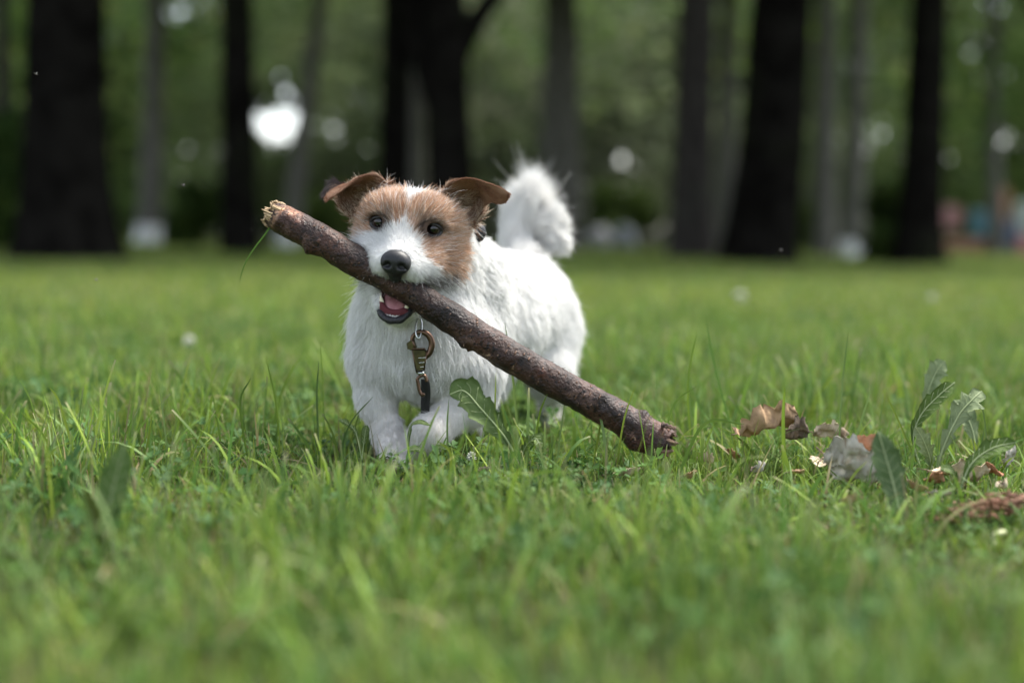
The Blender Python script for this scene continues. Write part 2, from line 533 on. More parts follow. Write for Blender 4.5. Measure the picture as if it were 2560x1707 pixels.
tree("dark_tree", "broad dark trunk at the left edge of the lawn, widest at its flared base", 11.5, 165, 215, 158, M_TRUNK_D, 1, flare=.5)
tree("dark_tree", "slim black trunk between the broad left trunk and the pale stick end", 14.5, 602, 92, 590, M_TRUNK_D, 2, flare=.2)
Yt = 14.0
tree("dark_tree", "straight black trunk rising behind the dog's left-hand ear", 15.0, 982, 84, 992, M_TRUNK_D, 3, flare=.15)
tree("forked_tree", "black forked trunk behind the dog's head with a limb leaning away", 14.2, 1136, 122, 1108, M_TRUNK_D, 4, flare=.2,
     limbs=[([W(1118, 250, 14.2), W(1135, 160, 14.2), W(1185, 60, 14.2), W(1255, -40, 14.2), W(1330, -160, 14.2)], .15),
            ([W(1112, 260, 14.2), W(1075, 160, 14.3), W(1050, 60, 14.4), W(1030, -60, 14.4), W(1010, -200, 14.4)], .20)])
tree("brown_tree", "brown-grey trunk standing beside the leaning black trunk", 15.5, 1732, 104, 1738, M_TRUNK_G, 5, flare=.2)
tree("dark_tree", "thick black trunk leaning beside the brown-grey trunk", 14.6, 1900, 178, 1965, M_TRUNK_D, 6, flare=.2)
tree("dark_tree", "black trunk nearest the right edge, dark shrub at its foot", 15.8, 2295, 108, 2320, M_TRUNK_D, 7, flare=.38)
# farther, paler trees
tree("pale_tree", "thin pale trunk with white painted base beside the broad left trunk", 23, 375, 58, 392, M_TRUNK_P, 8, wash=.36, flare=.45)
tree("pale_tree", "thin pale trunk with white painted base behind the pale stick end", 24, 722, 50, 798, M_TRUNK_P, 9, wash=.36, flare=.45)
tree("pale_tree", "pale grey trunk with white painted base between the two right black trunks", 24, 2132, 54, 2150, M_TRUNK_P, 10, wash=.34, flare=.45)
tree("grey_tree", "wide grey trunk far behind the dog's tail", 27, 1405, 115, 1400, M_TRUNK_P, 11, flare=.1)
tree("grey_tree", "grey trunk seen in the gap between brown and leaning black trunks", 27, 1812, 52, 1822, M_TRUNK_P, 13, flare=.1)
tree("grey_tree", "grey trunk just right of the leaning black trunk", 26, 2062, 60, 2058, M_TRUNK_P, 14, flare=.1)
tree("grey_tree", "far grey trunk above the coloured playground shapes", 32, 2490, 40, 2478, M_TRUNK_P, 15, flare=.1)
tree("grey_tree", "faint grey trunk seen between the two black trunks behind the head", 29, 1042, 46, 1040, M_TRUNK_P, 17, flare=.1)
tree("grey_tree", "grey trunk at the far left margin behind the broad trunk", 20, 8, 50, 2, M_TRUNK_G, 19, flare=.1)

# ------------------------------------------------------------------ shrubs and the far wood
def shrub(label, Y, px, wpx, ztop, zbot, seed, pal, n=1800, size=.16, name="shrub"):
    rg = np.random.default_rng(seed)
    x0 = GX(px, Y, 0); hw = wpx / FPX * Y / 2
    root = empty(name, (x0, Y, 0), label, "shrub")
    k = 10
    cs = np.c_[x0 + rg.uniform(-.7, .7, k) * hw, Y + rg.uniform(-.7, .7, k) * hw, rg.uniform(zbot + .2 * (ztop - zbot), ztop - .15 * (ztop - zbot), k)]
    V, F, C = leaf_cloud(n, rg, cs, np.tile([hw * .5, hw * .5, (ztop - zbot) * .30], (k, 1)), size, pal)
    V[:, 2] = np.maximum(V[:, 2], .01)
    mesh_obj("foliage", V, F, M_LEAF, root, col=C, smooth=False)
    for j in range(5):
        a = rg.uniform(0, 6.28)
        V, F = tube(smooth_path(np.array([[x0, Y, -.05], [x0 + .2 * hw * math.cos(a), Y + .2 * hw * math.sin(a), ztop * .4], [x0 + .5 * hw * math.cos(a), Y + .5 * hw * math.sin(a), ztop * .8]]), 8), np.linspace(.03, .01, 8), 6)
        mesh_obj("stem", V, F, M_TRUNK_D, root)
    return root
DKPAL = LEAFPAL * .8
LTPAL = np.array([[.11, .16, .03], [.13, .17, .05], [.09, .15, .04]])
shrub("dark shrub at the foot of the black trunk on the right", 17.5, 2215, 170, .95, 0, 61, DKPAL)
shrub("dark leafy shrub at the left picture edge, behind the broad trunk", 14, -10, 200, 1.4, 0, 62, LEAFPAL, 2500)
shrub("low dark shrub between the pale trunk and the slim black trunk", 21, 490, 160, .95, 0, 63, DKPAL)
shrub("sunlit yellow-green shrub left of the brown-grey trunk", 44, 1555, 170, 2.0, 0, 64, LTPAL, 2200, .2)  # the sunlight is put into its lighter leaf colours
shrub("sunlit pale green shrub in the gap right of the leaning trunk", 42, 2028, 75, 1.2, 0, 65, LTPAL * 1.1, 1400, .18)  # lighter leaf palette stands in for sun on the foliage
shrub("pale shrub low behind the dog's folded ear", 43, 800, 180, 1.6, 0, 66, LTPAL * .9, 1800, .2)

def far_wood():
    rg = np.random.default_rng(71)
    Vs, Fs, Cs, o = [], [], [], 0
    for (Y, n, zlo, zhi, size, half) in ((34, 14000, 3.0, 9, .22, 26), (40, 24000, 2.0, 11, .24, 30), (48, 80000, .2, 13, .28, 36), (56, 110000, 0, 16, .42, 44), (52, 20000, 0, 3.2, .30, 44), (63, 130000, 0, 22, .70, 52)):
        k = 150 if Y < 45 else 800
        cs = np.c_[rg.uniform(-half, half, k), Y + rg.uniform(-3, 3, k), rg.uniform(zlo, zhi, k)]
        rad = np.c_[rg.uniform(1.4, 2.8, (k, 1)), np.full((k, 1), 1.3), rg.uniform(.9, 1.8, (k, 1))]
        V, F, C = leaf_cloud(n, rg, cs, rad, size, np.vstack([LEAFPAL, LEAFPAL * 1.25, [[.09, .11, .03]]]))
        # each clump has its own green
        kk = np.repeat(np.arange(0), 0)
        u = V[:, 0] / V[:, 1] * FPX + 1280                      # leaf colour turns paler and greyer towards the middle of the row
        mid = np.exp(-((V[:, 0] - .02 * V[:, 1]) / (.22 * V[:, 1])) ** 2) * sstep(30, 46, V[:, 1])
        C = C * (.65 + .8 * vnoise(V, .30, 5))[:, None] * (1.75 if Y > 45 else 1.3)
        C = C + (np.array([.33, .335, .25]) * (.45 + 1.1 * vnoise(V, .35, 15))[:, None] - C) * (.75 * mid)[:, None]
        V = V.reshape(-1, 4, 3); c = V.mean(1)
        keep = c[:, 2] > 0
        # a gap in the wood through which bright sky shows, and smaller ones
        for (px, py, rr) in ((668, 305, .36), (716, 295, .36), (692, 322, .44), (708, 232, .20), (652, 262, .16), (640, 235, .05), (738, 255, .07), (748, 335, .05), (628, 335, .06), (698, 190, .06), (668, 205, .04), (1556, 400, .10), (1552, 290, .05), (1216, 300, .04), (905, 250, .04), (2150, 300, .03)):
            g = np.array([W(px, py, q) for q in (30, 60)])
            ab = unit(g[1] - g[0]); v = c - g[0]
            keep &= np.linalg.norm(v - (v @ ab)[:, None] * ab, axis=1) > rr + .10
        V = V[keep].reshape(-1, 3); C = C.reshape(-1, 4, 3)[keep].reshape(-1, 3)
        Vs.append(V); Fs.append(np.arange(len(V)).reshape(-1, 4) + o); Cs.append(C); o += len(V)
    w = mesh_obj("far_wood", np.vstack(Vs), np.vstack(Fs), M_LEAF, None, col=np.vstack(Cs), smooth=False)
    return tag(w, "mass of blurred green foliage closing the background", "foliage", kind="stuff")
far_wood()
# ------------------------------------------------------------------ dog: signed-distance body, polygonised as one skin
def surface_nets(f, lo, h):
    s = f < 0
    c = np.zeros(tuple(n - 1 for n in f.shape), np.int8)
    for a in (0, 1):
        for b in (0, 1):
            for d in (0, 1):
                c += s[a:f.shape[0] - 1 + a, b:f.shape[1] - 1 + b, d:f.shape[2] - 1 + d]
    I = np.argwhere((c > 0) & (c < 8))
    idx = np.full(c.shape, -1, np.int64)
    idx[I[:, 0], I[:, 1], I[:, 2]] = np.arange(len(I))
    acc = np.zeros((len(I), 3))
    cnt = np.zeros(len(I))
    corners = [(a, b, d) for a in (0, 1) for b in (0, 1) for d in (0, 1)]
    val = {k: f[I[:, 0] + k[0], I[:, 1] + k[1], I[:, 2] + k[2]] for k in corners}
    for k in corners:
        for ax in range(3):
            if k[ax] == 0:
                k2 = list(k); k2[ax] = 1; k2 = tuple(k2)
                a, b = val[k], val[k2]
                m = (a < 0) != (b < 0)
                t = np.where(m, a / np.where(a == b, 1, a - b), 0)
                p = np.tile(np.array(k, float), (len(I), 1))
                p[:, ax] += t
                acc[m] += p[m]
                cnt[m] += 1
    V = lo + h * (I + acc / cnt[:, None])
    faces = []
    for ax in range(3):
        sl0 = [slice(None)] * 3; sl1 = [slice(None)] * 3
        sl0[ax] = slice(0, -1); sl1[ax] = slice(1, None)
        A, B = s[tuple(sl0)], s[tuple(sl1)]
        E = np.argwhere(A != B)
        o1, o2 = [(1, 2), (2, 0), (0, 1)][ax]
        E = E[(E[:, o1] > 0) & (E[:, o2] > 0) & (E[:, o1] < c.shape[o1]) & (E[:, o2] < c.shape[o2])]
        inside = A[E[:, 0], E[:, 1], E[:, 2]]
        def cell(d1, d2):
            q = E.copy(); q[:, o1] -= d1; q[:, o2] -= d2
            return idx[q[:, 0], q[:, 1], q[:, 2]]
        q = np.stack([cell(1, 1), cell(0, 1), cell(0, 0), cell(1, 0)], 1)
        q[~inside] = q[~inside][:, ::-1]
        faces.append(q)
    return V, np.vstack(faces)

class Field:
    def __init__(s, lo, hi, h):
        s.lo, s.h = np.asarray(lo, float), h
        s.n = tuple(int(math.ceil((b - a) / h)) + 1 for a, b in zip(lo, hi))
        s.f = np.full(s.n, 1.0, np.float32)
    def _box(s, lo, hi):
        a = np.clip(np.floor((lo - s.lo) / s.h).astype(int), 0, np.array(s.n) - 1)
        b = np.clip(np.ceil((hi - s.lo) / s.h).astype(int) + 1, 1, s.n)
        sl = tuple(slice(i, j) for i, j in zip(a, b))
        ax = [s.lo[d] + s.h * np.arange(a[d], b[d]) for d in range(3)]
        return sl, np.stack(np.meshgrid(*ax, indexing='ij'), -1)
    def op(s, fn, lo, hi, k, sub=False):
        sl, P = s._box(lo - k - .03, hi + k + .03)
        d = fn(P).astype(np.float32)
        g = s.f[sl]
        if sub:
            d = -d
            hh = np.maximum(k - np.abs(g - d), 0) / k
            s.f[sl] = np.maximum(g, d) + hh * hh * k * .25
        else:
            hh = np.maximum(k - np.abs(g - d), 0) / k
            s.f[sl] = np.minimum(g, d) - hh * hh * k * .25

def d_cone(P, a, b, ra, rb):
    ab = b - a
    t = np.clip(((P - a) @ ab) / (ab @ ab), 0, 1)
    return np.linalg.norm(P - a - t[..., None] * ab, axis=-1) - (ra + (rb - ra) * t)

def d_ell(P, c, r, R):
    q = (P - c) @ R          # columns of R are the axes
    k0 = np.linalg.norm(q / r, axis=-1)
    k1 = np.linalg.norm(q / (r * r), axis=-1)
    return k0 * (k0 - 1) / np.maximum(k1, 1e-6)

# head frame: x to the viewer's right, y out of the face, z up
HYAW, HROLL, HPIT = math.radians(4), math.radians(6.4), math.radians(4)
_hf = np.array([-math.sin(HYAW) * math.cos(HPIT), -math.cos(HYAW) * math.cos(HPIT), -math.sin(HPIT)])
_hx0 = unit(np.cross(np.array([0, 0, 1.0]), _hf))        # viewer right when facing camera
_hz0 = np.cross(_hf, _hx0)
if _hx0[0] < 0: _hx0 = -_hx0
_hz0 = np.cross(_hx0, -_hf) if np.cross(_hx0, -_hf)[2] > 0 else np.cross(-_hf, _hx0)
HX = math.cos(HROLL) * _hx0 - math.sin(HROLL) * _hz0
HZ = math.cos(HROLL) * _hz0 + math.sin(HROLL) * _hx0
HR = np.stack([HX, _hf, HZ], 1)
HC = W(1016, 562, 1.632)
H = lambda x, y, z: HC + HR @ np.array([x, y, z])
HL = lambda P: (P - HC) @ HR

PRIMS = []     # (kind, data, k, flow, fur length, region)
def cone(a, b, ra, rb, k=.025, flow=(0, .5, -1), ln=.016, reg='body'):
    PRIMS.append(('c', (np.asarray(a), np.asarray(b), ra, rb), k, unit(np.array(flow, float)), ln, reg))
def ell(c, r, R=np.eye(3), k=.02, flow=(0, .5, -1), ln=.012, reg='body'):
    PRIMS.append(('e', (np.asarray(c), np.array(r), R), k, unit(np.array(flow, float)), ln, reg))

def Z(px, z, Y):
    return np.array([GX(px, Y, z), Y, z])
BACK = unit(W(1320, 780, 2.05) - W(1050, 840, 1.74))
# trunk
cone(W(1058, 838, 1.745), W(1215, 800, 1.92), .074, .068, .03, BACK + [0, 0, -.9], .017)
cone(W(1215, 800, 1.92), W(1318, 788, 2.05), .068, .066, .03, BACK + [0, 0, -.8], .018)
cone(W(1150, 705, 1.80), W(1320, 715, 2.05), .042, .038, .04, BACK + [0, 0, -.25], .017)     # back line
cone(W(1056, 880, 1.715), W(1075, 930, 1.76), .050, .034, .03, (0, -.1, -1), .014)           # brisket
cone(W(1045, 800, 1.70), W(1056, 890, 1.695), .046, .034, .03, (0, -.15, -1), .018)          # breastbone tuft
cone(W(1042, 745, 1.725), W(1060, 610, 1.715), .066, .052, .03, (0.15, .4, -1), .020, 'neck')
cone(W(1060, 640, 1.72), W(1150, 690, 1.80), .056, .052, .03, BACK + [0, 0, -.5], .020, 'neck')
# shoulders
cone(W(955, 820, 1.735), W(940, 900, 1.72), .034, .030, .03, (-.25, .1, -1), .018)
cone(W(1150, 860, 1.75), W(1172, 935, 1.735), .036, .036, .03, (.3, .1, -1), .018)
# fore leg that carries weight
cone(W(938, 900, 1.72), W(938, 1000, 1.715), .026, .0190, .022, (-.1, .2, -1), .010, 'leg')
cone(W(938, 1000, 1.715), W(972, 1085, 1.705), .0190, .0160, .018, (.1, .1, -1), .009, 'leg')
cone(W(972, 1085, 1.705), Z(990, .024, 1.69), .0175, .018, .015, (.1, -.1, -1), .008, 'leg')
cone(Z(990, .022, 1.69), Z(988, .015, 1.665), .018, .015, .015, (0, -1, -.5), .006, 'leg')
for dx in (-20, -7, 7, 20):
    cone(Z(988 + dx, .015, 1.672), Z(987 + dx * 1.15, .011, 1.652), .0085, .0075, .004, (0, -1, -.4), .004, 'leg')
# lifted fore leg
cone(W(1176, 925, 1.73), W(1172, 1005, 1.728), .036, .026, .022, (.2, .1, -1), .015, 'leg')
cone(W(1168, 1002, 1.725), W(1070, 1085, 1.672), .0235, .0180, .018, (-.25, 0, -1), .010, 'leg')
cone(W(1070, 1085, 1.672), W(1046, 1128, 1.690), .0185, .0165, .015, (-.2, .2, -1), .008, 'leg')
for dx in (-15, -5, 5, 15):
    cone(W(1045 + dx, 1128, 1.692), W(1041 + dx * 1.2, 1148, 1.706), .0085, .007, .004, (0, .6, -.8), .004, 'leg')
# hind legs
cone(W(1362, 840, 2.05), W(1372, 935, 2.0), .050, .032, .03, BACK * .3 + [0, 0, -1], .017)
cone(W(1372, 935, 2.0), W(1378, 990, 2.09), .028, .018, .02, (0, .3, -1), .012, 'leg')
cone(W(1378, 990, 2.09), Z(1374, .022, 2.07), .0165, .015, .012, (0, -.1, -1), .010, 'leg')
cone(Z(1374, .018, 2.07), Z(1372, .012, 2.035), .014, .012, .01, (0, -1, -.3), .005, 'leg')
cone(W(1230, 850, 2.0), W(1212, 950, 1.95), .048, .030, .03, BACK * .3 + [0, 0, -1], .016)
cone(W(1212, 950, 1.95), W(1206, 1010, 1.99), .028, .019, .02, (0, .3, -1), .012, 'leg')
cone(W(1206, 1010, 1.99), Z(1190, .022, 1.95), .017, .015, .012, (0, -.1, -1), .010, 'leg')
cone(Z(1190, .018, 1.95), Z(1186, .012, 1.915), .014, .012, .01, (0, -1, -.3), .005, 'leg')
# tail
TAIL = [W(1308, 672, 2.07), W(1288, 622, 2.10), W(1296, 574, 2.115), W(1330, 562, 2.115), W(1372, 586, 2.105), W(1388, 612, 2.095)]
for i in range(5):
    r = [.024, .018, .016, .016, .015, .012]
    cone(TAIL[i], TAIL[i + 1], r[i], r[i + 1], .015, (0, .2, 1), .04, 'tail')
cone(W(1298, 600, 2.108), W(1313, 512, 2.115), .017, .004, .012, (.1, .1, 1), .03, 'tail')      # upright plume
# skull and face
ell(H(0, -.040, -.004), (.053, .056, .036), HR, .02, reg='head')
ell(H(-.024, -.020, .010), (.026, .028, .018), HR, .02, reg='head')
ell(H(.024, -.020, .010), (.026, .028, .018), HR, .02, reg='head')
for s in (-1, 1):
    ell(H(s * (.038 if s < 0 else .0345), -.032, -.034), (.021, .033, .029), HR, .02, reg='head')
    ell(H(s * .0150, .026, -.0465), (.0170, .021, .0125), HR, .014, reg='head')
    ell(H(s * .030, -.004, -.040), (.020, .032, .019), HR, .02, reg='head')
    cone(H(s * .024, -.025, -.072), H(s * .012, .018, -.094), .017, .011, .012, reg='head')
cone(H(0, -.012, -.016), H(0, .038, -.036), .029, .0165, .018, reg='head')
cone(H(0, .012, -.096), H(0, .021, -.100), .0125, .0115, .012, reg='head')
cone(H(0, -.03, -.066), H(0, -.002, -.094), .03, .018, .015, reg='head')

STICK = np.array([(688, 540, 1.640), (724, 559, 1.637), (801, 598, 1.628), (887, 650, 1.620), (1002, 712, 1.612), (1088, 770, 1.608),
                  (1180, 830, 1.604), (1272, 889, 1.600), (1387, 955, 1.596), (1480, 1004, 1.594), (1545, 1040, 1.592), (1610, 1082, 1.590), (1668, 1106, 1.589)], float)
STICK_W = np.array([W(*q) for q in STICK])

def d_prim(p, P):
    return d_cone(P, *p[1]) if p[0] == 'c' else d_ell(P, *p[1])

def build_field():
    fl = Field((-.30, 1.53, -.005), (.20, 2.20, .43), .0026)
    for p in PRIMS:
        if p[0] == 'c':
            a, b, ra, rb = p[1]
            lo, hi = np.minimum(a - ra, b - rb), np.maximum(a + ra, b + rb)
        else:
            c, r, R = p[1]
            e = np.abs(R) @ r
            lo, hi = c - e, c + e
        fl.op(lambda Q, p=p: d_prim(p, Q), lo, hi, p[2])
    # mouth cavity and the room the stick takes
    e = np.abs(HR) @ np.array([.0165, .034, .02])
    c = H(0, .012, -.083)
    fl.op(lambda Q: d_ell(Q, c, np.array([.0150, .033, .0135]), HR), c - e, c + e, .004, True)
    for i in range(3, 6):
        a, b = STICK_W[i], STICK_W[i + 1]
        fl.op(lambda Q: d_cone(Q, a, b, .0185, .0185), np.minimum(a, b) - .02, np.maximum(a, b) + .02, .004, True)
    for s in (-1, 1):      # eye sockets
        c = H(s * .0305, .0015, -.001)
        e = np.array([.012] * 3)
        fl.op(lambda Q: d_ell(Q, c, np.array([.0105, .010, .0085]), HR), c - e, c + e, .005, True)
    return fl

FLD = build_field()
BV, BF = surface_nets(FLD.f, FLD.lo, FLD.h)
# keep only the connected body (drop crumbs left by the cuts)
def largest(V, F):
    lab = np.arange(len(V))
    while True:
        m = lab[F].min(1)
        new = lab.copy()
        for c in range(4):
            np.minimum.at(new, F[:, c], m)
        new = new[new]
        if (new == lab).all(): break
        lab = new
    u, c = np.unique(lab, return_counts=True)
    keep = lab == u[c.argmax()]
    mp = np.cumsum(keep) - 1
    return V[keep], mp[F[keep[F[:, 0]]]]
BV, BF = largest(BV, BF)

def grad(P, e=.004):
    def samp(Q):
        g = (Q - FLD.lo) / FLD.h
        g = np.clip(g, 0, np.array(FLD.n) - 1.001)
        i = g.astype(int); f = g - i
        o = 0
        for a in (0, 1):
            for b in (0, 1):
                for c in (0, 1):
                    w = (f[:, 0] if a else 1 - f[:, 0]) * (f[:, 1] if b else 1 - f[:, 1]) * (f[:, 2] if c else 1 - f[:, 2])
                    o = o + w * FLD.f[i[:, 0] + a, i[:, 1] + b, i[:, 2] + c]
        return o
    return unit(np.stack([samp(P + np.eye(3)[d] * e) - samp(P - np.eye(3)[d] * e) for d in range(3)], -1))

REGS = ['body', 'neck', 'leg', 'tail', 'head']
def field_props(P):
    """blended fur flow, length and the nearest region of each point"""
    wsum = np.zeros(len(P)); fl = np.zeros((len(P), 3)); ln = np.zeros(len(P))
    best = np.full(len(P), 9.0); reg = np.zeros(len(P), int)
    for p in PRIMS:
        d = d_prim(p, P)
        w = np.exp(-np.maximum(d + .004, 0) / .007) + 1e-9
        wsum += w; fl += w[:, None] * p[3]; ln += w * p[4]
        m = d < best
        best[m] = d[m]; reg[m] = REGS.index(p[5])
    return unit(fl), ln / wsum, reg

WHITE = np.array([.87, .865, .845])
CREAM = np.array([.72, .60, .47])
TAN = np.array([.65, .43, .295])
RUST = np.array([.45, .235, .13])
DARK = np.array([.05, .035, .028])
def coat_colour(P, reg, rnd):
    """natural coat pattern from head coordinates; rnd in 0..1 per hair"""
    n = len(P)
    C = np.tile(WHITE, (n, 1))
    C *= (1 - .07 * rnd)[:, None]
    q = HL(P)
    x, y, z = q[:, 0], q[:, 1], q[:, 2]
    nz = fbm(P, 130, 3) - .5
    nz2 = fbm(P, 45, 9) - .5
    hd = (reg == 4)
    # brown mask: outside the blaze, above the muzzle, not behind the skull
    zz = [-.075, -.055, -.045, -.038, -.032, -.0265, -.015, -.009, -.003, .0025, .010, .0165, .0195, .0245, .0310, .046]
    rr = [.066, .056, .046, .038, .031, .0250, .0215, .0185, .0130, .0065, .0010, -.003, -.003, .0010, .0060, .010]
    ll = [.080, .075, .070, .066, .062, .0560, .0430, .0310, .0195, .0100, .0010, -.003, -.003, .0010, .0060, .010]
    zq = z + nz2 * .006
    lim = np.where(x > 0, np.interp(zq, zz, rr), np.interp(zq, zz, ll))
    ax = np.abs(x)
    br = sstep(-.0030, .0050, ax - lim + nz * .008) * hd * sstep(-.074, -.044, z + nz * .02) * sstep(.034, .026, y)
    br *= sstep(-.092, -.080, y + nz * .01)
    tan = TAN + (RUST - TAN) * np.clip(.30 + 1.5 * nz + .9 * nz2, 0, 1)[:, None]
    tan = tan + (CREAM - tan) * np.clip((rnd - .50) * 1.8, 0, .9)[:, None]
    side = sstep(.040, .060, -x) * sstep(.0, -.03, z)            # paler far cheek
    tan = tan + (CREAM - tan) * (side * .6)[:, None]
    h2 = (rnd * 7919.0) % 1.0                                   # hair by hair across the colour border
    br = np.clip(br * .25 + .75 * (br > h2 * .96 + .02), 0, 1) * (1 - .8 * (((rnd * 331.0) % 1.0) > .90))
    C = C + (tan * (.72 + .5 * ((rnd * 97.0) % 1.0))[:, None] - C) * br[:, None]
    # dark hair round the eyes and up the inner brow
    for s in (-1, 1):
        ex, ez = x - s * .0305, z + .001
        d = np.sqrt((ex / 1.30) ** 2 + (ez / 1.0) ** 2)
        k = sstep(.0155, .0100, d + .0025 * (ez < 0)) * hd * (y > -.03)
        bw = sstep(.008, .002, np.abs(ex + s * .006 + .35 * s * ez)) * sstep(.002, .008, ez) * sstep(.024, .012, ez) * .55 * hd
        C = C + (DARK - C) * np.clip(np.maximum(k, bw), 0, .95)[:, None]
    # grey at the mouth corners and under the nose
    gc = sstep(.011, .003, np.abs(z + .058 - .25 * (ax - .04))) * sstep(.026, .034, ax) * hd * (y > -.03) * (rnd > .25)
    C = C + (np.array([.10, .08, .07]) - C) * (gc * .8)[:, None]
    nb = sstep(.017, .010, np.sqrt((x / 1.1) ** 2 + (z + .047) ** 2)) * sstep(.035, .045, y) * hd
    C = C + (DARK - C) * (nb * .8)[:, None]
    # slight warm stain low on the legs
    st = (reg == 2) * sstep(.10, .02, P[:, 2]) * .25 + (reg == 3) * .08
    C = C + (np.array([.62, .54, .44]) - C) * st[:, None]
    return C

LIP = [(-.0235, -.004, -.062), (-.0225, .004, -.073), (-.0205, .013, -.085), (-.0170, .0235, -.0965), (-.010, .0305, -.1045), (0, .033, -.1070),
        (.010, .0305, -.1045), (.0170, .0235, -.0965), (.0205, .013, -.085), (.0225, .004, -.073), (.0235, -.004, -.062)]

dog = empty("terrier_dog", (float(HC[0]), 1.80, 0), "white terrier with tan face patches trotting with a stick in its mouth", "dog")
_fl, _ln, _rg = field_props(BV)
skincol = coat_colour(BV, _rg, np.full(len(BV), .4)) * np.array([.92, .87, .85])
q = HL(BV)
incav = (np.abs(q[:, 0]) < .017) & (q[:, 1] > -.03) & (q[:, 1] < .05) & (q[:, 2] < -.055) & (q[:, 2] > -.104) & (d_ell(BV, H(0, .012, -.083), np.array([.0150, .033, .0135]), HR) < .004)
bstick = np.min([d_cone(BV, STICK_W[i], STICK_W[i + 1], .0185, .0185) for i in range(3, 7)], 0) < .003
skincol[incav | bstick] = (.13, .03, .032)
LIPC = smooth_path(np.array([H(*c) for c in LIP]), 60)
GUMC = smooth_path(np.array([H(c[0] * .82, c[1] - .0035, c[2] + .0022) for c in LIP]), 60)
dlip = lambda P: np.min([np.linalg.norm(P - c, axis=1) for c in np.vstack([LIPC, GUMC])], 0)
nl = (np.abs(q[:, 0]) < .04) & (q[:, 2] < -.04)
lipz = np.zeros(len(BV), bool); lipz[nl] = dlip(BV[nl]) < .0050
skincol[lipz & ~incav] = (.035, .022, .024)
skincol[(np.abs(q[:, 0]) < .0175) & (q[:, 1] > -.012) & (q[:, 2] < -.058) & (q[:, 2] > -.1035)] = (.10, .026, .030)
body = mesh_obj("body", BV, BF, M_SKIN, dog, col=skincol)

# ---- ears: curved sheets with thickness
def sheet(rows, nu, nv, thick):
    rows = [smooth_path(np.array([W(*c) for c in r]), nv) for r in rows]
    G = np.stack(rows)                        # (rows, nv, 3)
    G = smooth_path(G.reshape(len(rows), -1), nu).reshape(nu, nv, 3)
    du = np.gradient(G, axis=0); dv = np.gradient(G, axis=1)
    N = unit(np.cross(du, dv))
    t = np.full((nu, nv), thick)
    t[:, 0] *= .5; t[:, -1] *= .5; t[-1] *= .5
    A = (G + N * t[..., None] / 2).reshape(-1, 3)
    B = (G - N * t[..., None] / 2).reshape(-1, 3)
    F = grid_faces(nu, nv)
    n = nu * nv
    Fb = F[:, ::-1] + n
    rim = []
    ring = [i * nv for i in range(nu)] + [(nu - 1) * nv + j for j in range(1, nv)] + [i * nv + nv - 1 for i in range(nu - 2, -1, -1)] + [j for j in range(nv - 2, 0, -1)]
    for a, b in zip(ring, ring[1:] + ring[:1]):
        rim.append((a, b, b + n, a + n))
    return np.vstack([A, B]), np.vstack([F, Fb, np.array(rim)[:, ::-1]]), G, N

EAR_R = [[(1108, 478, 1.668), (1122, 500, 1.688), (1150, 540, 1.700), (1186, 566, 1.694)],
         [(1124, 461, 1.662), (1150, 492, 1.690), (1176, 526, 1.706), (1197, 548, 1.692)],
         [(1152, 448, 1.656), (1172, 478, 1.684), (1190, 506, 1.702), (1203, 526, 1.692)],
         [(1184, 447, 1.650), (1196, 470, 1.672), (1206, 492, 1.690), (1216, 512, 1.688)],
         [(1222, 459, 1.646), (1222, 474, 1.656), (1224, 490, 1.668), (1230, 505, 1.676)],
         [(1252, 470, 1.642), (1250, 482, 1.646), (1248, 496, 1.654), (1248, 509, 1.662)],
         [(1271, 482, 1.640), (1270, 489, 1.642), (1268, 497, 1.647), (1264, 506, 1.652)]]
EAR_L = [[(970, 458, 1.668), (945, 486, 1.684), (905, 520, 1.698), (874, 544, 1.694)],
         [(946, 441, 1.660), (920, 470, 1.688), (884, 504, 1.704), (856, 524, 1.696)],
         [(922, 436, 1.654), (902, 460, 1.682), (874, 486, 1.700), (850, 503, 1.694)],
         [(896, 444, 1.648), (884, 460, 1.670), (866, 474, 1.690), (849, 482, 1.692)],
         [(872, 463, 1.644), (862, 464, 1.658), (850, 462, 1.676), (842, 460, 1.690)],
         [(846, 484, 1.642), (839, 476, 1.652), (832, 466, 1.668), (828, 458, 1.682)],
         [(818, 502, 1.642), (815, 494, 1.648), (814, 482, 1.660), (818, 470, 1.672)]]
EARG = []
for rows, lab in ((EAR_R, "tan ear flung out to the side, tip folded"), (EAR_L, "tan ear folded over with black hairs on its flap")):
    V, F, G, N = sheet(rows, 40, 22, .0028)
    ec = RUST * .45 + (TAN - RUST) * .35 * fbm(V, 90, 4)[:, None]
    o = mesh_obj("ear", V, F, M_SKIN, dog, col=ec)
    o["label"] = lab
    EARG.append((V, F, G, N))

# ---- eyes, lids
def sphere_mesh(c, r, R, nu=24, nv=16):
    u = np.linspace(0, 2 * np.pi, nu, endpoint=False)
    v = np.linspace(0, np.pi, nv)
    P = np.array([[math.sin(b) * math.cos(a), math.cos(b), math.sin(b) * math.sin(a)] for b in v for a in u])
    F = [(i * nu + j, i * nu + (j + 1) % nu, (i + 1) * nu + (j + 1) % nu, (i + 1) * nu + j) for i in range(nv - 1) for j in range(nu)]
    return c + (P * r) @ R.T, F, P

